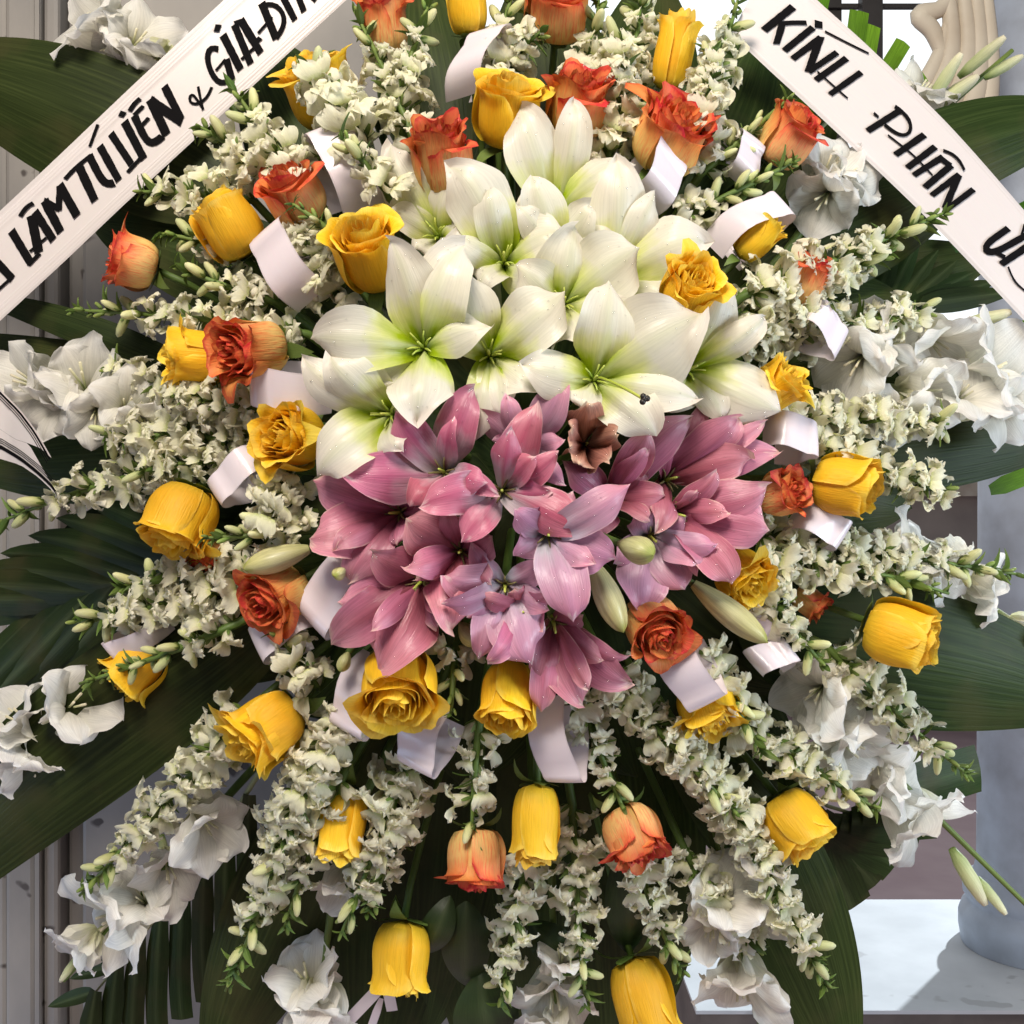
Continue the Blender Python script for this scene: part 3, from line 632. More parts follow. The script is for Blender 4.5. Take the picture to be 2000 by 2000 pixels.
# ------------------------------------------------------------------ roses
def rose_set(colour, variant):
    rr = random.Random(variant*17+3)
    N = 22; out = []
    lipk = [.08, .24, .18, .10][variant]; rufk = [.04, .05, .095, .06][variant]; tight = [.92, 1.0, 1.0, .86][variant]
    for k in range(N):
        t = k/(N-1)
        phi = k*2.39996+rr.uniform(-.25, .25)
        R = (.045+.40*t**.85)*tight; H = .98-.08*t+rr.uniform(-.07, .05)
        if t < .35: H -= .06
        sp = (2.1*(1-t)+.98*t)*rr.uniform(.92, 1.1)
        lip = lipk*max(0, t-.28)/.72*rr.uniform(.5, 1.3)
        pt = rr.uniform(-.04, .05) if t > .4 else 0
        p1, p2, p3 = rr.random()*6.3, rr.random()*6.3, rr.random()*6.3
        spir = .22*(1-t)
        def f_(u, v, R=R, H=H, sp=sp, lip=lip, pt=pt, t=t, phi=phi, p1=p1, p2=p2, p3=p3, spir=spir):
            a = phi+v*sp
            top = 1-.30*abs(v)**3+pt*exp(-(v/.25)**2)+rufk*(.5*sin(5*v+p1)+.5*sin(9*v+p2))
            h = u*top
            r = R*((1-(1-min(1, h*1.3))**2.4)**.27*.90+.10)*(1-.16*(1-t)*h**3-.22*t*max(0, h-.32))
            r *= 1+spir*v+.09*t*v
            r += (rufk*.6*sin(6*v+p3)*u**5)*(.3+t)
            l = max(0, (h-.70)/.30); r += lip*l*l*(1-.75*v*v); z = H*h-lip*.75*max(0, l-.35)**2*1.6
            return (r*cos(a), r*sin(a), z)
        V, F, UV = sheet(11, 14, f_)
        out.append(mesh('petal', V, F, UV, [MT[colour]]))
    return out
ROSES = {(c, v): rose_set(c, v) for c in ('yellow', 'orange') for v in range(4)}
sepal_meshes = []
for s_ in range(2):
    def f_(u, v, s_=s_):
        w = .11*sin(pi*(.15+.85*u)**.8)
        return (.05+.30*sin(u*1.5)*(1+.3*s_), w*v, -.02+.06*u-.32*u*u*(s_))
    sepal_meshes.append(mesh('sepal', *sheet(6, 2, f_), [MT['stem']]))
def rose(colour, cx, cy, w, h, ang, tilt, label, dz=0., var=None, roll=None):
    y = dep(cx, cy)-.005+dz
    if colour == 'orange': tilt = min(60, tilt+14); var = 2 if var in (0, 3) else var
    elif tilt < 30: tilt += 7
    a, e = radians(ang), radians(tilt)
    ax = Vector((cos(a)*cos(e), -sin(e), sin(a)*cos(e)))
    c = W(cx, cy, y); ww = S(w, y)*1.02; hh = S(h, y)
    Ht = max(hh, ww*.8) if tilt < 55 else ww*.95
    M3 = frame(ax, Vector((0, -1, 0)) if tilt < 80 else Vector((0, 0, 1)))
    rl = roll if roll is not None else rng.random()*6.28
    M3 = M3 @ Matrix.Rotation(rl, 3, 'Z')
    base = c-ax*Ht*.5
    M = Matrix.Translation(base) @ M3.to_4x4() @ Matrix.Diagonal((ww*1.07, ww*1.07, Ht, 1))
    root = thing(colour+'_rose', None, label, 'rose', colour+' roses set among the snapdragons', M)
    v = var if var is not None else rng.randint(0, 3)
    for me in ROSES[(colour, v)]: add('petal', me, root)
    for i in range(5):
        add('sepal', sepal_meshes[i % 2], root, Matrix.Rotation(i*2*pi/5+.3, 4, 'Z'))
    Mi = M.inverted()
    P0 = base-ax*.002; C = [P0, P0-ax*.05, P0.lerp(CORE, .55)+Vector((0, .03, 0)), CORE+Vector((rng.uniform(-.03, .03), 0, rng.uniform(-.03, .03)))]
    V, F, UV = tube([bez(*C, i/7) for i in range(8)], [.0036]*8, 6)
    add('stem', mesh('stem', [Mi @ x for x in V], F, UV, [MT['stem']]), root)
RS = [
 ('yellow', 911, 6, 96, 120, 95, 12, 'yellow rose cropped by the top edge', 0, 0),
 ('yellow', 1316, 96, 98, 160, 80, 8, 'tall narrow yellow rose at top right beside the ribbon corner', 0, 3),
 ('yellow', 622, 172, 150, 150, 110, 30, 'yellow rose mostly hidden behind white snapdragon florets at upper left', .02, 1),
 ('yellow', 992, 212, 142, 150, 85, 38, 'open yellow rose at top centre beside an orange rose', 0, 1),
 ('yellow', 444, 440, 140, 140, 118, 15, 'yellow rose at upper left above a looped white ribbon', 0, 0),
 ('yellow', 718, 490, 140, 165, 105, 52, 'swirled yellow rose touching the left side of the white lilies', -.01, 1),
 ('yellow', 1350, 562, 118, 112, 60, 62, 'small tightly swirled yellow rose among the right white lily petals', -.055, 2),
 ('yellow', 1484, 462, 90, 110, 45, 12, 'sliver of yellow rose under the ribbon loop at upper right', .0, 3),
 ('yellow', 376, 698, 120, 125, 175, 15, 'yellow rose at left, paired with an orange rose', 0, 2),
 ('yellow', 1508, 758, 104, 140, 35, 38, 'ruffled yellow rose at the right end of the white lilies', -.01, 2),
 ('yellow', 566, 856, 136, 128, 170, 62, 'ruffled yellow rose left of the lowest white lily', -.01, 2),
 ('yellow', 352, 1020, 148, 146, 250, 18, 'yellow rose with drooping petals at left, above white snapdragons', 0, 1),
 ('yellow', 1655, 948, 142, 132, 350, 22, 'yellow rose at right of the pink lilies near the big leaf', -.01, 0),
 ('yellow', 1452, 1126, 120, 96, 310, 45, 'yellow rose behind the long olive bud', .0, 2),
 ('yellow', 262, 1306, 140, 112, 225, 12, 'yellow rose crossed by a leafy snapdragon stem at far left', .02, 3),
 ('yellow', 1764, 1238, 152, 146, 340, 24, 'rightmost yellow rose, standing against the big dark leaf', -.03, 0),
 ('yellow', 776, 1346, 168, 150, 275, 52, 'swirled yellow rose directly under the salmon lily', -.02, 1),
 ('yellow', 992, 1362, 130, 150, 265, 42, 'yellow rose under the lowest pink lilies at centre', -.01, 0),
 ('yellow', 516, 1428, 150, 150, 215, 28, 'ragged yellow rose at lower left above the broad leaf', 0, 2),
 ('yellow', 1384, 1382, 130, 110, 285, 32, 'yellow rose half covered by a folded white ribbon at lower right', .01, 2),
 ('yellow', 668, 1612, 112, 150, 262, 10, 'yellow rose between the lower left snapdragon spikes', .02, 0),
 ('yellow', 1047, 1612, 116, 160, 268, 10, 'upright barrel-shaped yellow rose below centre beside an orange rose', -.01, 0),
 ('yellow', 1558, 1610, 150, 130, 305, 22, 'yellow rose at lower right above the palm tips', 0, 0),
 ('yellow', 783, 1876, 144, 150, 266, 8, 'lowest left yellow rose hanging in the shadow', .01, 3),
 ('yellow', 1258, 1962, 150, 180, 285, 12, 'yellow rose cropped by the bottom edge', 0, 3),
 ('orange', 752, 40, 96, 130, 95, 15, 'orange rose near the top edge left of centre', .02, 0),
 ('orange', 1090, 10, 140, 130, 85, 40, 'dark red-orange rose cropped by the top edge at centre', .01, 1),
 ('orange', 1128, 200, 134, 140, 80, 28, 'dull orange rose with brownish rims beside the top yellow rose', .005, 2),
 ('orange', 860, 304, 132, 155, 95, 26, 'orange-red ruffled rose above the side-on white lily', -.01, 2),
 ('orange', 1314, 262, 160, 145, 60, 32, 'large frilled orange rose above a folded white ribbon', 0, 2),
 ('orange', 1540, 262, 118, 128, 55, 20, 'orange rose nearest the right lettered ribbon', 0, 1),
 ('orange', 570, 378, 128, 130, 120, 28, 'orange rose at upper left behind a green bud spike', 0, 1),
 ('orange', 256, 512, 118, 100, 165, 10, 'leftmost orange rose just below the lettered ribbon', -.01, 0),
 ('orange', 484, 682, 132, 150, 195, 38, 'orange-red rose overlapping a yellow rose at left', -.02, 2),
 ('orange', 1578, 545, 84, 110, 70, 15, 'orange rose nearly hidden by snapdragon buds at right', .0, 0),
 ('orange', 1530, 962, 100, 90, 20, 30, 'small orange rose at right edge of the pink lilies', .0, 2),
 ('orange', 536, 1165, 140, 120, 215, 32, 'orange rose under the ridged pale lily bud at left', 0, 1),
 ('orange', 1282, 1226, 132, 150, 300, 56, 'open orange rose facing forward at the foot of the pink lilies', -.02, 1),
 ('orange', 928, 1682, 122, 128, 270, 8, 'lowest orange rose, hanging with its red rim down', 0, 1),
 ('orange', 1238, 1634, 122, 122, 292, 18, 'orange rose wedged between lower right snapdragon spikes', .0, 2),
 ('orange', 402, 1090, 84, 60, 240, 15, 'dark red rose almost hidden below the drooping yellow rose at left', .03, 0),
 ('orange', 1584, 1176, 62, 74, 320, 10, 'orange rose almost hidden behind the right snapdragons', .045, 3),
]
for r_ in RS: rose(*r_)

# ------------------------------------------------------------------ snapdragons
def lobe(base, d0, d1, width, ln, rr, side):
    base = Vector(base); d0 = Vector(d0).normalized(); d1 = Vector(d1).normalized(); side = Vector(side).normalized()
    p1 = base+d0*ln*.45; p2 = p1+d1*ln*.4; p3 = p2+(d1*.8-d0*.5)*ln*.25
    ph = rr.random()*6
    def f_(u, v):
        c = bez(base, p1, p2, p3, u)
        w = width/2*(.45+.75*sin(pi*(.15+.72*u)))*(1 if u < .95 else .75)
        n = d1.cross(side)
        return c+side*(w*v)+d0*(.17*width*sin(6*v+ph)*u*u)+d1*(.13*width*cos(7*v+ph)*u-.26*width*abs(v)**2*u)
    return sheet(6, 6, f_)
def floret_mesh(seed):
    rr = random.Random(seed); j = lambda s=.08: rr.uniform(-s, s)
    tb = tube([(0, 0, .02), (.02, 0, .18), (0, 0, .38), (-.03, 0, .58)], [.12, .20, .23, .25], 9, cap=False)
    cal = []
    for i in range(5):
        a = i*2*pi/5+.3
        V, F, UV = sheet(3, 2, lambda u, v: ((.09+.19*sin(u*1.5))*cos(a+v*.55*(1-u*.8)), (.09+.19*sin(u*1.5))*sin(a+v*.55*(1-u*.8)), -.03+.34*u))
        cal.append(((V, F, UV), 1))
    op = rr.uniform(.7, 1.15)
    L_ = []
    for s in (-1, 1):
        L_.append((lobe((.13, .09*s, .52), (.35+j(), .25*s, 1), (1*op, .35*s+j(.2), .15+j(.4)), .60, .66+j(.14), rr, (j(.3), 1, .25*s)), 0))
    for s in (-1, 0, 1):
        L_.append((lobe((-.16, .10*s, .52), (-.45+j(), .30*s, 1), (-.9*op, .6*s+j(.2), -.25+j(.4)), .50, .60+j(.14), rr, (j(.3), 1, -.2*s)), 0))
    V, F, UV = ico(Vector((0, 0, 0)), 1); V = [Vector((-.10+v.x*.12, v.y*.19, .56+v.z*.11)) for v in V]
    return mesh('floret', *join((tb, 0), *cal, *L_, ((V, F, [(.5, .5)]*len(V)), 2))[:3], mats=[MT['floret'], MT['stem'], MT['palate']],
                idx=join((tb, 0), *cal, *L_, ((V, F, [(.5, .5)]*len(V)), 2))[3])
FLO = [floret_mesh(s) for s in range(9)]
def bud_mesh(seed, m):
    rr = random.Random(seed); b = rr.uniform(-.16, .16)
    C = [(0, 0, 0), (.02, 0, .16), (b*.4, 0, .40), (b, 0, .66), (b*1.6, 0, .88), (b*1.8, 0, .97)]
    t = tube(C, [.08, .17, .19, .18, .12, .03], 8)
    cal = []
    for i in range(5):
        a = i*2*pi/5
        cal.append((sheet(3, 2, lambda u, v: ((.07+.135*sin(u*1.7))*cos(a+v*.55*(1-u*.8)), (.07+.135*sin(u*1.7))*sin(a+v*.55*(1-u*.8)), -.03+.32*u)), 1))
    V, F, UV, ID = join((t, 0), *cal)
    return mesh('bud', V, F, UV, [MT[m], MT['stem']], ID)
BUD = [bud_mesh(s, 'bud') for s in range(4)]; GBUD = [bud_mesh(s+9, 'greenbud') for s in range(4)]
def leaf_mesh(seed):
    rr = random.Random(seed); k = rr.uniform(.1, .5)
    return mesh('leaf', *sheet(7, 4, lambda u, v: (.17*sin(pi*(.08+.92*u)**.75)*v, -k*u*u+.06*abs(v), u)), [MT['smallleaf']])
SLF = [leaf_mesh(s) for s in range(4)]

def spike(base, tip, label, m=.6, size=44, dz=0., bend=None, dens=1., d0=.045, d1=.0, start=0., flowers=True):
    bx, by, tx, ty = base[0]*DI, base[1]*DI, tip[0]*DI, tip[1]*DI
    P0 = W(bx, by, dep(bx, by)+d0+dz); P3 = W(tx, ty, dep(tx, ty)+d1+dz)
    d = P3-P0; Ln = d.length; pl = hypot(tx-bx, ty-by)
    rr = random.Random(int(bx*3+by*5+tx))
    side = Vector((d.z, 0, -d.x)).normalized(); bd = bend if bend is not None else rr.uniform(-.06, .06)
    P1 = P0+d*.35+side*bd*Ln+Vector((0, -.012, 0)); P2 = P0+d*.7+side*bd*Ln*.8+Vector((0, -.006, 0))
    m = m*.86 if m < .94 else m*.94
    root = thing('snapdragon', P0, label, 'snapdragon', 'white snapdragon spikes')
    C = [bez(P0, P1, P2, P3, i/12) for i in range(13)]
    back = P0.lerp(CORE, .8)
    CC = [back]+C
    rs = S(size*1.24, 0)
    add('stem', mesh('stem', *[x if k else shift(x, P0) for k, x in enumerate(tube(CC, [.0040]+[.0042-.0028*i/12 for i in range(13)], 6))], [MT['stem']]), root)
    n = max(6, int(pl/13.8*dens)); ph = rr.random()*6
    for i in range(n):
        s = start+(1-start)*(i+rr.uniform(-.3, .3))/n; s = min(.985, max(0, s))
        c = bez(P0, P1, P2, P3, s); t = (bez(P0, P1, P2, P3, min(1, s+.02))-bez(P0, P1, P2, P3, max(0, s-.02))).normalized()
        a = ph+i*2.39996
        Fm = frame(t, Vector((0, -1, 0))); out = Fm @ Vector((cos(a), sin(a), 0))
        q = s/max(m, .01)
        if q < 1:
            ax = out*1.0+t*rr.uniform(.30, 1.05)+Vector((0, -.25, 0))
            sc = rs*(1.14-.42*q)*rr.uniform(.72, 1.22); me = FLO[rr.randrange(9)]; nm = 'floret'
        else:
            f = (s-m)/max(1e-3, 1-m)
            ax = out*(1-.5*f)+t*(.55+.9*f)
            if f < .5: sc = rs*(.92-.38*f)*rr.uniform(.85, 1.1); me = BUD[rr.randrange(4)]
            else: sc = rs*(.74-.46*f)*rr.uniform(.8, 1.1); me = GBUD[rr.randrange(4)]
            nm = 'bud'
        M3 = frame(ax, t+out*rr.uniform(-.4, .4)+Vector((rr.uniform(-.3, .3), rr.uniform(-.3, .3), 0)))
        add(nm, me, root, Matrix.Translation(c+out*.0025-P0) @ M3.to_4x4() @ Matrix.Diagonal((sc*rr.uniform(.9, 1.15), sc*rr.uniform(.9, 1.15), sc, 1)))
    nl = max(4, int(pl/24))+5
    for i in range(nl):
        s = rr.uniform(.02, .97) if i < nl-5 else rr.uniform(.86, .99); c = bez(P0, P1, P2, P3, s); t = (bez(P0, P1, P2, P3, min(1, s+.02))-bez(P0, P1, P2, P3, max(0, s-.02))).normalized()
        a = rr.random()*6.28; Fm = frame(t, Vector((0, -1, 0))); out = Fm @ Vector((cos(a), sin(a), 0))
        sc = rs*(rr.uniform(.45, .95) if i < nl-5 else rr.uniform(.35, .55))
        M3 = frame(out+t*rr.uniform(.3, 1.2), t.cross(out))
        add('leaf', SLF[rr.randrange(4)], root, Matrix.Translation(c-P0) @ M3.to_4x4() @ Matrix.Scale(sc, 4))
    return root
SN = [
 ((570, 345), (438, 165), 'snapdragon spike crossing the lower edge of the left ribbon', dict(m=.7, dz=-.035)),
 ((520, 330), (370, 235), 'snapdragon spike with a dark bud end touching the left ribbon letters', dict(m=.62, dz=-.03)),
 ((480, 380), (256, 362), 'snapdragon spike pointing left between the left ribbon and the yellow rose', dict(m=.75, dz=-.01)),
 ((690, 275), (575, 120), 'short snapdragon spike with large florets over the hidden yellow rose', dict(m=.85, size=54, dz=-.03)),
 ((790, 290), (668, 20), 'snapdragon with a bare green stem rising left of the top white ribbon loop', dict(m=.8, dz=-.01, dens=.7)),
 ((750, 220), (815, -10), 'snapdragon spike standing up beside the top orange rose', dict(m=.65, dz=-.015)),
 ((730, 360), (640, 252), 'yellow-green snapdragon in front of the big looped ribbon', dict(m=.55, dz=-.05, size=40)),
 ((935, 150), (975, -40), 'snapdragon spike between the two yellow roses at the top edge', dict(m=.5, dz=0)),
 ((665, 480), (552, 385), 'dark green snapdragon bud spike beside the upper left orange rose', dict(m=.15, dz=-.035, size=36)),
 ((1085, 190), (1130, 0), 'snapdragon spike right of the dark red rose at the top', dict(m=.7)),
 ((1140, 330), (1172, 60), 'dense white snapdragon spike between two orange roses', dict(m=.95, dz=-.01, dens=1.2)),
 ((1195, 190), (1215, -40), 'snapdragon spike at the top edge left of the tall yellow rose', dict(m=.75)),
 ((1300, 230), (1392, 0), 'snapdragon spike reaching the ribbon corner at top right', dict(m=.8, dz=-.01)),
 ((1310, 290), (1345, 90), 'snapdragon spike in front of the tall narrow yellow rose', dict(m=.9, dz=-.03)),
 ((1320, 330), (1496, 178), 'thin green snapdragon bud spike left of the right-hand orange rose', dict(m=.2, dz=-.02, size=36)),
 ((1260, 430), (1510, 300), 'snapdragon bud spike passing above the long ribbon loop at right', dict(m=.35, dz=-.01, size=40)),
 ((1400, 560), (1785, 400), 'long snapdragon whose green tip crosses the right ribbon', dict(m=.72, dz=-.04, dens=1.1)),
 ((1390, 600), (1690, 470), 'snapdragon spike hiding the small orange rose at right', dict(m=.8, dz=-.015)),
 ((1380, 650), (1760, 585), 'white snapdragon spike above the right gladiolus blooms', dict(m=.95, dz=.01)),
 ((500, 500), (300, 440), 'snapdragon spike behind the leftmost orange rose', dict(m=.6)),
 ((580, 630), (130, 585), 'long snapdragon spike below the leftmost orange rose', dict(m=.72, dz=-.01)),
 ((520, 570), (330, 500), 'snapdragon with green buds between ribbon loop and orange rose at left', dict(m=.5, dz=-.01, size=40)),
 ((640, 560), (570, 440), 'pale snapdragon cluster left of the swirled yellow rose', dict(m=1.0, dens=1.5, dz=0)),
 ((500, 770), (320, 740), 'short white snapdragon spike under the paired left roses', dict(m=1.0, dens=1.3, dz=-.01)),
 ((500, 800), (200, 690), 'white snapdragon spike behind the left gladiolus blooms', dict(m=.95, dz=.02)),
 ((490, 830), (190, 820), 'white snapdragon spike running left below the gladiolus', dict(m=.95, dens=1.2)),
 ((480, 870), (260, 890), 'snapdragon spike left of the ruffled yellow rose', dict(m=.95)),
 ((330, 880), (-10, 990), 'loose snapdragon spike at the tip of the striped ribbon tail', dict(m=.7, dz=-.01, dens=.8)),
 ((550, 880), (500, 990), 'pale green snapdragon cluster under the ruffled yellow rose', dict(m=1.0, dens=1.6, dz=-.02)),
 ((580, 1000), (385, 1015), 'snapdragon with green buds right of the drooping yellow rose', dict(m=.35, dz=-.03, size=40)),
 ((490, 1090), (135, 1175), 'white snapdragon spike ending at the palm frond on the left', dict(m=.9, dens=1.2, dz=-.01)),
 ((500, 1070), (225, 1110), 'snapdragon spike under the drooping yellow rose', dict(m=.85, dz=.0)),
 ((440, 1180), (150, 1290), 'leafy budded snapdragon stem crossing the far left yellow rose', dict(m=.25, dz=-.03, size=38)),
 ((600, 1300), (520, 1190), 'short snapdragon below the left ribbon loops', dict(m=.8, dz=-.01)),
 ((480, 1330), (150, 1690), 'dense snapdragon spike above the lower left gladiolus', dict(m=.85, dens=1.1, dz=-.01)),
 ((650, 1330), (520, 1640), 'dense white snapdragon spike right of the ragged yellow rose', dict(m=1.0, dens=1.3, dz=-.02)),
 ((560, 1520), (425, 1870), 'snapdragon spike ending in green buds at lower left', dict(m=.65, dz=-.01)),
 ((650, 1460), (535, 1755), 'snapdragon with a leafy green tip left of the shadowed yellow rose', dict(m=.72, dz=-.02)),
 ((770, 1440), (640, 1770), 'snapdragon spike passing in front of the shadowed yellow rose', dict(m=.78, dz=-.015, dens=.9)),
 ((790, 1400), (690, 1730), 'loose snapdragon spike between the ribbon tail and shadowed yellow rose', dict(m=.9, dz=.0, dens=.7)),
 ((905, 1360), (890, 1570), 'sparse snapdragon stem above the lowest orange rose', dict(m=.95, dens=.55)),
 ((1010, 1580), (945, 1900), 'snapdragon spike right of the lowest orange rose', dict(m=.85, dens=1.)),
 ((1080, 1520), (1105, 1900), 'long snapdragon spike below the barrel-shaped yellow rose', dict(m=.8, dens=1.)),
 ((1090, 1310), (1190, 1560), 'leafy snapdragon spike right of the hanging ribbon tail', dict(m=.6, dens=.8)),
 ((1150, 1270), (1395, 1540), 'snapdragon spike running from the lowest pink lily to lower right', dict(m=.85, dens=1.1, dz=-.01)),
 ((1190, 1560), (1290, 1840), 'snapdragon spike below the wedged orange rose', dict(m=.8, dz=-.01)),
 ((1280, 1400), (1480, 1640), 'snapdragon spike left of the lower right yellow rose', dict(m=.85, dz=-.01)),
 ((1370, 1330), (1660, 1530), 'snapdragon spike above the lower right yellow rose', dict(m=.8, dz=-.01)),
 ((1310, 1220), (1440, 1420), 'snapdragon spike beside the folded ribbon and lower yellow rose', dict(m=.55, dz=-.015)),
 ((1430, 1010), (1930, 1085), 'longest right-hand snapdragon with round buds at its tip', dict(m=.75, dens=1.1, dz=-.01)),
 ((1430, 1050), (1790, 1120), 'snapdragon spike with green leafy tip above the rightmost yellow rose', dict(m=.7, dz=-.015)),
 ((1430, 1090), (1560, 1260), 'short drooping snapdragon left of the rightmost yellow rose', dict(m=.65, dz=-.02)),
 ((1560, 1220), (1830, 1465), 'snapdragon spike below the rightmost yellow rose, ending by the column', dict(m=.75, dz=-.015, dens=.9)),
 ((1450, 790), (1790, 800), 'white snapdragon spike under the right gladiolus row', dict(m=.95, dens=1.2)),
 ((1480, 840), (1790, 930), 'snapdragon spike above the yellow rose right of the pink lilies', dict(m=.95, dens=1.1, dz=-.005)),
 ((1350, 1480), (1560, 1870), 'dense snapdragon spike along the lower right dark leaf', dict(m=.85, dens=1.2, dz=-.02)),
 ((1390, 640), (1560, 560), 'short white snapdragon just right of the rightmost white lily', dict(m=1.0, dens=1.3)),
 ((860, 1220), (850, 1350), 'green budded snapdragon tip between the two lower yellow roses', dict(m=.3, dz=-.02, size=36)),
 ((1290, 1600), (1430, 1790), 'white snapdragon spike beside the bottom right gladiolus', dict(m=.95, dens=1.1)),
 ((960, 120), (1020, 60), 'small snapdragon sprig above the top yellow rose', dict(m=.8)),
 ((700, 200), (600, 300), 'snapdragon sprig behind the upper left looped ribbon', dict(m=1.0, dz=.01)),
]
for b, t, lab, kw in SN: spike(b, t, lab, **kw)

# ------------------------------------------------------------------ gladioli
def glad_bloom(seed):
    rr = random.Random(seed); A = Vector((0, 0, 1)); out = []
    opn = rr.uniform(.55, .95)
    for i in range(6):
        a = i*pi/3+rr.uniform(-.2, .2); inner = i % 2
        O = Vector((cos(a), sin(a), 0))
        tip = O*rr.uniform(.42, .60)*opn/.8+A*(.62+rr.uniform(-.14, .14)*1.2-.12*inner)
        (V, F, UV), _ = petal_sheet(O*.02, tip, A, rr.uniform(.50, .62), arch=.95, droop=-.10+rr.uniform(-.15, .3), cup=.32, ruf=.27, rib=.10, frill=.085, nu=18, nv=8, prof=.85, base=.3, tipp=.66, spread=.10, seed=seed*31+i)
        out.append(mesh('petal', V, F, UV, [MT['glad']]))
    t = tube([(0, 0, -.22), (0, 0, -.05), (0, 0, .12), (0, 0, .25)], [.05, .06, .075, .10], 8, cap=False)
    st = [(tube([(0, 0, .1), (.03*cos(k), .03*sin(k), .3), (.07*cos(k), .07*sin(k), .52)], [.012, .012, .016], 5), 0) for k in (0, 2.1, 4.2)]
    V, F, UV, ID = join((t, 0), *st)
    return mesh('bloom', V, F, UV, [MT['gladbud']], ID), out
GL = [glad_bloom(s) for s in range(7)]
GB = []
for s in range(3):
    b_ = (.1, -.12, .2)[s]
    t = tube([(0, 0, 0), (b_*.2, 0, .25), (b_*.6, 0, .6), (b_, 0, .9), (b_*1.2, 0, 1.02)], [.06, .12, .13, .09, .05], 8)
    GB.append(mesh('bud', *t, [MT['gladbud']]))
def gladiolus(label, base, tip, blooms, buds=(), dz=.03, size=156):
    bx, by, tx, ty = base[0]*DI, base[1]*DI, tip[0]*DI, tip[1]*DI
    P0 = W(bx, by, dep(bx, by)+.06+dz); P3 = W(tx, ty, dep(tx, ty)+dz+.02)
    root = thing('gladiolus', P0, label, 'gladiolus', 'white gladiolus spikes around the rim')
    C = [P0.lerp(CORE, .7)]+[P0.lerp(P3, i/8) for i in range(9)]
    add('stem', mesh('stem', *[x if k else shift(x, P0) for k, x in enumerate(tube(C, [.0045]+[.0045-.002*i/8 for i in range(9)], 6))], [MT['stem']]), root)
    d = (P3-P0).normalized(); rr = random.Random(int(bx+by*3))
    for b in blooms:
        x, y_ = b[0]*DI, b[1]*DI; sz = (b[2] if len(b) > 2 else 1.)*size; ang = b[3] if len(b) > 3 else None; tilt = b[4] if len(b) > 4 else 45
        yy = dep(x, y_)+dz
        if ang is None: dirv = Vector((d.x, 0, d.z)).normalized()
        else: dirv = Vector((cos(radians(ang)), 0, sin(radians(ang))))
        e = radians(tilt); ax = dirv*cos(e)+Vector((0, -sin(e), 0))
        s_ = S(sz, yy)
        bm, pts = GL[rr.randrange(7)]
        M = Matrix.Translation(W(x, y_, yy)-ax*s_*.42-P0) @ (frame(ax, Vector((0, 0, 1))) @ Matrix.Rotation(rr.random()*6.28, 3, 'Z')).to_4x4() @ Matrix.Scale(s_, 4)
        bo = add('bloom', bm, root, M)
        for p in pts: add('petal', p, bo)
    for b in buds:
        x, y_, ln, ang = b[0]*DI, b[1]*DI, b[2], b[3]
        yy = dep(x, y_)+dz; a = radians(ang); ax = Vector((cos(a), -.25, sin(a)))
        s_ = S(ln, yy)
        M = Matrix.Translation(W(x, y_, yy)-ax*s_*.5-P0) @ frame(ax, Vector((0, -1, 0))).to_4x4() @ Matrix.Scale(s_, 4)
        add('bud', GB[rr.randrange(3)], root, M)
gladiolus('white gladiolus at the top left corner above the lettered ribbon', (400, 150), (140, -30), [(178, 40, 1.05, 150, 40), (262, 70, 1.0, 20, 50), (290, 120, .8, 250, 30), (200, 95, .6, 230, 30)], dz=.06)
gladiolus('white gladiolus at the left edge with big frilled blooms', (340, 800), (-40, 690), [(40, 715, 1.1, 150, 50), (150, 705, 1.25, 80, 60), (70, 770, .8, 240, 45), (180, 790, .9, 290, 50), (240, 760, .8, 30, 60), (105, 760, .85, 200, 55), (270, 800, .7, 300, 50)], dz=.015)
gladiolus('white gladiolus at the lower left edge above the broad leaf', (280, 1210), (-20, 1420), [(30, 1350, 1.1, 130, 35), (145, 1325, 1.2, 30, 45), (30, 1420, .9, 250, 40), (70, 1460, .8, 280, 45)], dz=-.025)
gladiolus('white gladiolus at the bottom left with a backlit bloom', (450, 1480), (120, 1850), [(205, 1735, 1.3, 200, 45), (320, 1650, .9, 300, 40), (395, 1560, .95, 330, 40), (265, 1690, .85, 100, 45), (150, 1790, .7, 220, 30)], [(130, 1828, 60, 235)], dz=.012)
gladiolus('white gladiolus hanging at the bottom edge left of the lowest yellow rose', (640, 1600), (590, 1980), [(572, 1835, 1.15, 100, 40), (595, 1920, 1.1, 270, 40), (640, 1680, .8, 240, 30)], dz=.02)
gladiolus('white gladiolus under the right lettered ribbon', (1480, 480), (1640, 250), [(1570, 310, 1.0, 60, 40), (1550, 380, 1.15, 230, 45), (1610, 330, .9, 20, 45)], dz=.035)
gladiolus('cream gladiolus with closed buds beyond the right ribbon at top', (1640, 330), (1910, 95), [(1745, 165, .8, 50, 30), (1720, 200, .7, 320, 30)], [(1850, 110, 100, 40), (1895, 125, 80, 30), (1800, 175, 110, 35), (1780, 150, 100, 60)], dz=.10)
gladiolus('white gladiolus row pointing right above the right snapdragons', (1480, 700), (1880, 590), [(1610, 690, 1.2, 220, 45), (1690, 640, 1.1, 20, 40), (1770, 655, 1.05, 300, 40), (1640, 620, .8, 110, 40)], [(1850, 605, 110, 15)], dz=.035)
gladiolus('white gladiolus with two large frilled blooms at the right edge', (1540, 800), (1960, 690), [(1880, 700, 1.3, 20, 45), (1900, 775, .9, 300, 45), (1760, 745, 1.1, 340, 50), (1660, 780, .9, 30, 50), (1820, 740, .9, 60, 50), (1710, 790, .8, 260, 50)], dz=.02)
gladiolus('white gladiolus behind the right snapdragon buds', (1500, 980), (1960, 1210), [(1730, 1040, 1.0, 60, 40), (1790, 1075, 1.0, 300, 45), (1865, 1115, .85, 330, 15), (1945, 1200, .8, 320, 20)], dz=.035)
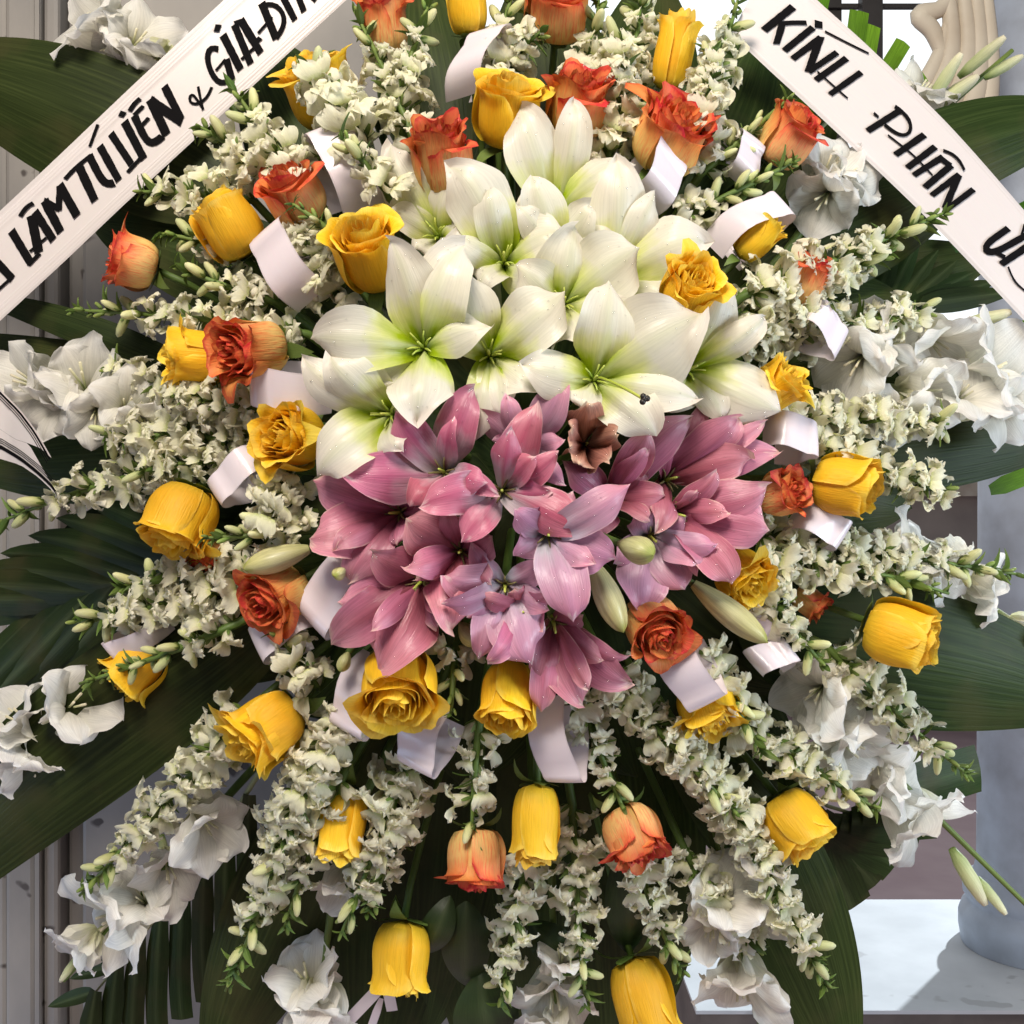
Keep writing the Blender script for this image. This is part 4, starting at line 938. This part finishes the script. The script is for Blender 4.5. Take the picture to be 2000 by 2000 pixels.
gladiolus('white gladiolus sweeping to the lower right with a drooping bud stem', (1420, 1200), (1990, 1760), [(1535, 1310, 1.1, 200, 50), (1610, 1410, 1.15, 330, 45), (1690, 1480, 1.1, 20, 40), (1740, 1555, 1.2, 300, 35), (1570, 1355, .9, 60, 50), (1650, 1450, .85, 240, 50)], [(1830, 1655, 120, 300), (1870, 1690, 80, 305)], dz=.035)
gladiolus('white gladiolus cluster low at right beside the dense snapdragon', (1330, 1480), (1440, 1960), [(1370, 1690, 1.2, 80, 55), (1340, 1760, .9, 250, 50), (1420, 1740, .9, 340, 50), (1400, 1870, 1.15, 270, 40), (1440, 1610, .9, 60, 50)], dz=.005)
gladiolus('white gladiolus at the bottom edge in the middle', (1040, 1600), (1050, 1990), [(1045, 1890, 1.1, 270, 40), (1060, 1800, .8, 90, 30), (1040, 1950, .9, 250, 45)], dz=.015)

# ------------------------------------------------------------------ satin ribbon loops
def ribbon_loop(base, tip, width, label, gap=40, dz=0., skew=0., ret=.9, tw=None, yb=.02):
    bx, by = base; tx, ty = tip
    gap = gap*1.35; tw = tw if tw is not None else random.Random(bx+ty).choice((-.5, -.35, .35, .5))
    y = dep(tx, ty)-.012+dz
    P = W(bx, by, y+yb); Q = W(tx, ty, y)
    d = (Q-P); Ln = d.length; d.normalize()
    s = d.cross(Vector((0, -1, 0))).normalized()
    s = (s+d*skew+Vector((0, 1, 0))*tw).normalized()
    g = S(gap, y); bk = d.cross(s); 
    if bk.y < 0: bk = -bk
    pts = []
    for i in range(9): pts.append(P+d*(Ln-g*.5)*(i/8)-bk*(.016*sin(pi*i/8)))
    c = P+d*(Ln-g*.5)+bk*g*.5
    for i in range(1, 10):
        a = pi*i/10; pts.append(c+d*g*.5*sin(a)-bk*g*.5*cos(a))
    e0 = P+d*(Ln-g*.5)+bk*g; e1 = P+d*Ln*(1-ret)+bk*(g*1.0+.018)
    for i in range(9): pts.append(e0.lerp(e1, i/8)+bk*.006*sin(pi*i/8))
    n = len(pts)-1; w2 = S(width, y)/2
    rr = random.Random(int(bx+by)); p1 = rr.random()*6
    V = []; F = []; UV = []
    nv = 6; th = .00035
    for i, p in enumerate(pts):
        t = (pts[min(i+1, n)]-pts[max(i-1, 0)]).normalized(); nn = t.cross(s).normalized()
        for j in range(nv+1):
            v = -1+2*j/nv
            V.append(p+s*(w2*v)+nn*(.0011*sin(i*.6+p1)*v+.0006*v*v)); UV.append((i/n, j/nv))
    for i in range(n):
        for j in range(nv):
            a = i*(nv+1)+j; F.append((a, a+1, a+nv+2, a+nv+1))
    o = add('ribbon_loop', mesh('ribbon_loop', shift(V, P), F, UV, [MT['ribbon']])); o.location = P
    tag(o, label, 'ribbon', 'white satin ribbon loops tucked among the flowers')
RB = [
 ((905, 190), (948, 48), 82, 'white ribbon loop near the top beside the open yellow rose', dict(skew=.45, dz=.0)),
 ((712, 410), (640, 238), 88, 'largest white ribbon loop at upper left behind a budding snapdragon', dict(gap=60, tw=.25, dz=-.012)),
 ((1258, 395), (1322, 296), 82, 'white ribbon loop below the frilled orange rose', dict(gap=34, dz=-.012, skew=-.1)),
 ((1430, 350), (1478, 272), 62, 'small white ribbon loop right of the frilled orange rose', dict(gap=26)),
 ((1390, 485), (1530, 388), 66, 'long white ribbon loop over the sliver of yellow rose', dict(gap=30, dz=-.02)),
 ((612, 585), (508, 452), 86, 'white ribbon loop under the upper left yellow rose', dict(gap=44, dz=-.01)),
 ((650, 768), (488, 756), 84, 'white ribbon loop pointing left, above the ruffled yellow rose', dict(gap=34, dz=-.015)),
 ((520, 890), (415, 955), 62, 'folded white ribbon at left of the ruffled yellow rose', dict(gap=40, tw=.3)),
 ((1490, 845), (1596, 852), 74, 'white ribbon loop pointing right under the right yellow rose', dict(gap=26, dz=-.012)),
 ((1560, 600), (1648, 665), 66, 'white ribbon loop beside the right gladiolus blooms', dict(gap=30, skew=.2)),
 ((1540, 1015), (1650, 1040), 64, 'white ribbon loop below the yellow rose right of the pink lilies', dict(gap=24, skew=-.5)),
 ((725, 1080), (598, 1208), 92, 'shiny white ribbon loop left of the salmon lilies', dict(gap=46, dz=-.01)),
 ((610, 1190), (496, 1250), 78, 'curled white ribbon loop under the lower left orange rose', dict(gap=60, tw=.35)),
 ((740, 1285), (668, 1425), 84, 'white ribbon tail left of the swirled lower yellow rose', dict(gap=30)),
 ((852, 1370), (804, 1500), 88, 'white ribbon loop hanging below the swirled lower yellow rose', dict(gap=30, dz=-.005)),
 ((1070, 1360), (1098, 1530), 80, 'long white ribbon loop hanging below the lowest pink lily', dict(gap=30, dz=-.01)),
 ((1308, 1250), (1378, 1376), 84, 'white ribbon loop below the open orange rose', dict(gap=34, dz=-.025)),
 ((1470, 1300), (1535, 1266), 62, 'small white ribbon loop at right of the long olive bud', dict(gap=30)),
 ((1440, 1175), (1500, 1240), 50, 'bluish ribbon loop partly under the long olive bud', dict(gap=24, dz=.01)),
 ((330, 1212), (212, 1278), 44, 'narrow ribbon end above the far left yellow rose', dict(gap=18)),
]
for b, t, w_, lab, kw in RB: ribbon_loop(b, t, w_, lab, **kw)
def ribbon_tail(a, b, w_, dy, label):
    (V, F, UV), P0 = strap(a, b, w_, dy, dy+.01, cut=True, cup=.05, sag=0, nu=8, nv=3, disp=False)
    o = add('ribbon_tail', mesh('ribbon_tail', shift(V, P0), F, UV, [MT['ribbon']])); o.location = P0; tag(o, label, 'ribbon', 'thin ribbon tails at the bottom')
ribbon_tail((770, 1900), (665, 2010), 24, .05, 'thin white ribbon tail slanting below the lowest left yellow rose')
ribbon_tail((755, 1920), (766, 1975), 22, .045, 'short pointed ribbon end under the lowest left yellow rose')
ribbon_tail((745, 1950), (720, 2020), 16, .055, 'second thin ribbon tail at the bottom edge left of centre')

# ------------------------------------------------------------------ lettered mourning ribbons
def banner(name, label, top, bot, yfun, strokes, ridges, ny=14):
    def proj(px, py, lift=0.):                 # ray from the lens onto the ribbon's own surface
        y = 0.
        for _ in range(5): y = yfun(px, py)
        return W(px, py, y-lift)
    n = 60
    def at(L_, t):
        t = t*(len(L_)-1); k = min(int(t), len(L_)-2); f = t-k
        p0 = L_[max(k-1, 0)]; p1 = L_[k]; p2 = L_[k+1]; p3 = L_[min(k+2, len(L_)-1)]
        return [.5*((2*p1[i])+(p2[i]-p0[i])*f+(2*p0[i]-5*p1[i]+4*p2[i]-p3[i])*f*f+(3*p1[i]-p0[i]-3*p2[i]+p3[i])*f**3) for i in (0, 1)]
    vs = sorted(set([0, .5, 1]+[i/ny for i in range(ny+1)]+[r+d for r in ridges for d in (-.012, 0, .012)]))
    V = []; F = []; UV = []
    for i in range(n+1):
        a = at(top, i/n); b = at(bot, i/n)
        for v in vs:
            px = a[0]+(b[0]-a[0])*v; py = a[1]+(b[1]-a[1])*v
            V.append(proj(px, py, .00035 if v in ridges else 0)); UV.append((i/n*6, v))
    m = len(vs)
    for i in range(n):
        for j in range(m-1):
            q = i*m+j; F.append((q, q+1, q+m+1, q+m))
    loc = V[len(V)//2].copy()
    root = thing(name, loc, label, 'ribbon', None)
    add('ribbon', mesh('ribbon', shift(V, loc), F, UV, [MT['banner']]), root)
    for letter in strokes:
        Vl = []; Fl = []
        for q, (pts, w) in enumerate(letter):
            pts = [Vector((x, y, 0)) for x, y in pts]
            D = []
            for i in range(len(pts)-1):
                L_ = max(2, int((pts[i+1]-pts[i]).length/8))
                for k in range(L_): D.append(pts[i].lerp(pts[i+1], k/L_))
            D.append(pts[-1])
            if len(pts) > 2:                   # brush strokes bend softly
                for _ in range(4): D = [D[0]]+[(D[i-1]+D[i]*2+D[i+1])/4 for i in range(1, len(D)-1)]+[D[-1]]
            o = len(Vl); rr = random.Random(len(D)*7+q)
            for i, p in enumerate(D):
                t = (D[min(i+1, len(D)-1)]-D[max(i-1, 0)]).normalized(); s = Vector((-t.y, t.x, 0))
                f = i/(len(D)-1); ww = w/2*(1+rr.uniform(-.05, .05))*(1-.06*f)
                sl = t*(.18*w*(1 if i in (0, len(D)-1) else 0))
                for sg in (-1, 1):
                    e = p+s*ww*sg+sl*sg*.6
                    Vl.append(proj(e.x, e.y, .0011+.00012*q))
            for i in range(len(D)-1): a = o+2*i; Fl.append((a, a+1, a+3, a+2))
        add('letter', mesh('letter', shift(Vl, loc), Fl, None, [MT['ink']]), root)
    return root
T_ = 500/1932.
def ts(ox, oy, *st): return [([(ox+x*T_, oy+y*T_) for x, y in pts], w*T_) for pts, w in st]
LEFT = [
 ts(0, 500, ([(-120, -60), (95, 175)], 66), ([(95, 155), (-30, 270)], 24)),
 ts(0, 0, ([(85, 1740), (232, 1985)], 66), ([(212, 2002), (300, 1912)], 30)),
 ts(0, 0, ([(235, 1625), (292, 1905)], 76), ([(262, 1595), (402, 1812)], 66), ([(225, 1898), (350, 1792)], 22), ([(152, 1632), (192, 1550), (252, 1532)], 34)),
 ts(0, 0, ([(335, 1512), (458, 1752)], 72), ([(330, 1512), (450, 1578)], 46), ([(442, 1590), (450, 1400)], 50), ([(448, 1392), (582, 1630)], 70)),
 ts(0, 0, ([(490, 1352), (560, 1272), (690, 1168)], 32), ([(592, 1246), (716, 1515)], 70)),
 ts(0, 0, ([(672, 1172), (762, 1350), (805, 1405), (862, 1378)], 62), ([(752, 1100), (898, 1362)], 62), ([(738, 938), (676, 1106)], 24)),
 ts(0, 0, ([(836, 1005), (992, 1240)], 58), ([(962, 1300), (1062, 1190)], 28)),
 ts(0, 0, ([(938, 915), (1086, 1200)], 66), ([(934, 842), (910, 880)], 46)),
 ts(0, 0, ([(1012, 870), (1080, 1020), (1140, 1105), (1225, 1028)], 60), ([(1012, 868), (1082, 798)], 30), ([(1048, 970), (1122, 888)], 30), ([(978, 838), (1010, 772), (1058, 742)], 34)),
 ts(0, 0, ([(1132, 748), (1258, 1018)], 74), ([(1132, 755), (1372, 922)], 74), ([(1240, 648), (1368, 900)], 62)),
 ts(0, 0, ([(1598, 656), (1560, 752), (1470, 798), (1418, 778), (1428, 708), (1462, 704), (1480, 748), (1530, 815)], 22), ([(1495, 652), (1512, 750), (1532, 828)], 22)),
 ts(0, 0, ([(1648, 372), (1592, 336), (1552, 408), (1588, 548), (1660, 648), (1742, 598)], 44), ([(1708, 446), (1752, 606)], 56), ([(1702, 446), (1628, 532)], 20)),
 ts(0, 0, ([(1682, 262), (1816, 526)], 62), ([(1650, 185), (1632, 240)], 46)),
 ts(0, 0, ([(1768, 184), (1892, 482)], 58), ([(1815, 148), (1968, 400)], 64), ([(1822, 448), (1932, 348)], 24), ([(1770, 176), (1836, 152)], 34)),
 ts(500, 0, ([(-20, 330), (35, 285)], 40)),
 ts(500, 0, ([(42, 20), (152, 292)], 62), ([(52, 40), (130, 12), (212, 92), (218, 196), (150, 292)], 38), ([(16, 250), (122, 128)], 22)),
 ts(500, 0, ([(200, -30), (294, 152)], 54)),
 ts(500, 0, ([(305, -60), (362, 86)], 50), ([(380, -80), (452, 2)], 46)),
]
RIGHT = [
 ts(1500, 0, ([(190, 50), (-30, 228)], 62), ([(95, 178), (180, 168), (292, 172)], 36), ([(112, 160), (92, 240), (62, 332)], 56)),
 ts(1500, 0, ([(340, 206), (124, 382)], 54), ([(352, 178), (412, 190)], 56), ([(430, 235), (590, 318), (760, 402)], 15)),
 ts(1500, 0, ([(402, 282), (186, 444)], 54), ([(398, 276), (302, 540)], 60), ([(522, 394), (306, 542)], 48)),
 ts(1500, 0, ([(594, 438), (362, 604)], 52), ([(704, 544), (468, 712)], 48), ([(372, 538), (602, 742)], 14)),
 ts(1500, 0, ([(1008, 826), (752, 988)], 52), ([(958, 802), (1052, 868), (1098, 972), (1050, 1042), (955, 1002), (880, 940)], 28), ([(798, 852), (834, 884)], 20)),
 ts(1500, 0, ([(1182, 1016), (962, 1168)], 54), ([(1264, 1106), (1052, 1266)], 52), ([(905, 1018), (1100, 1170), (1242, 1322)], 14)),
 ts(1500, 0, ([(1322, 1182), (1100, 1322)], 50), ([(1384, 1246), (1184, 1414)], 54), ([(1300, 1192), (1382, 1252)], 42), ([(1322, 1134), (1402, 1150), (1460, 1222), (1482, 1284)], 22)),
 ts(1500, 0, ([(1446, 1316), (1236, 1474)], 50), ([(1440, 1322), (1336, 1568)], 54), ([(1552, 1428), (1344, 1584)], 48)),
 ts(1500, 0, ([(1815, 1722), (1650, 1838), (1620, 1890), (1690, 1920), (1960, 1770)], 54), ([(1940, 1690), (1915, 1770)], 22)),
 ts(1500, 500, ([(1985, -90), (1760, 62)], 58), ([(1812, 80), (1860, 200), (1990, 300)], 15), ([(1790, 10), (1720, -28)], 30)),
]
def yl(px, py): return -.004+.0012*sin(px*.011+py*.006)+.00002*(px)
banner('lettered_ribbon', 'white mourning ribbon with black brush lettering crossing the upper left', [(-60, 468), (100, 318), (262, 164), (437, 0), (520, -78)], [(-60, 682), (120, 516), (253, 390), (470, 190), (700, -22)], yl, LEFT, [.035, .075, .115, .155, .86, .90, .94, .975])
def yr(px, py): return -.006+.002*sin(px*.006-py*.004)
banner('lettered_ribbon', 'white mourning ribbon with black brush lettering at the upper right', [(1510, -86), (1596, 0), (1702, 96), (1857, 248), (2010, 422), (2090, 520)], [(1427, 66), (1500, 135), (1600, 227), (1798, 414), (1986, 611), (2060, 690)], yr, RIGHT, [.05, .95])
# forked striped tail at the left edge
def yt(px, py): return dep(px, py)-.03+.0001*(px)
def poly_strip(lo, hi, n=14, lift=0.):
    V = []; F = []
    for i in range(n+1):
        for L_ in (lo, hi):
            t = i/n*(len(L_)-1); k = min(int(t), len(L_)-2); f = t-k
            x = L_[k][0]*(1-f)+L_[k+1][0]*f; y_ = L_[k][1]*(1-f)+L_[k+1][1]*f
            V.append(W(x, y_, yt(x, y_)-lift))
    for i in range(n): a = 2*i; F.append((a, a+1, a+3, a+2))
    return V, F, [(v.x*10, v.z*10) for v in V]
tloc = W(20, 840, yt(20, 840))
tail = thing('ribbon_tail', tloc, 'white ribbon end with a forked tip and black stripes at the left edge', 'ribbon')
hiE = [(-60, 716), (0, 760), (40, 800), (70, 840), (90, 875), (100, 893)]; inE = [(-60, 800), (0, 838), (30, 858), (56, 866), (80, 876), (100, 894)]
V, F, UV = poly_strip(hiE, inE); add('ribbon', mesh('ribbon', shift(V, tloc), F, UV, [MT['banner']]), tail)
loE = [(-60, 862), (0, 872), (40, 896), (75, 924), (100, 948), (112, 966)]; mdE = [(-60, 800.5), (0, 838.5), (30, 858.5), (56, 866.5), (76, 902), (112, 966)]
V, F, UV = poly_strip(mdE, loE); add('ribbon', mesh('ribbon', shift(V, tloc), F, UV, [MT['banner']]), tail)
lo2 = [(-60, 880), (0, 896), (40, 908), (75, 932), (100, 956), (114, 972)]
V, F, UV = poly_strip([(x, y+.5) for x, y in loE], lo2); add('ribbon', mesh('ribbon', shift(V, tloc), F, UV, [MT['banner']]), tail)
def offs(L_, d): return [(x-.6*d, y+.8*d) for x, y in L_]
for d, w_ in ((3, 4), (9, 1.6), (13, 1.6)):
    V, F, UV = poly_strip(offs(hiE, d), offs(hiE, d+w_), lift=.0008); add('stripe', mesh('stripe', shift(V, tloc), F, UV, [MT['ink']]), tail)
for d, w_ in ((-4, 8), (-9, 1.6), (-13, 1.6), (-17, 1.6)):
    V, F, UV = poly_strip([(x, y+d) for x, y in loE], [(x, y+d+w_) for x, y in loE], lift=.0008); add('stripe', mesh('stripe', shift(V, tloc), F, UV, [MT['ink']]), tail)
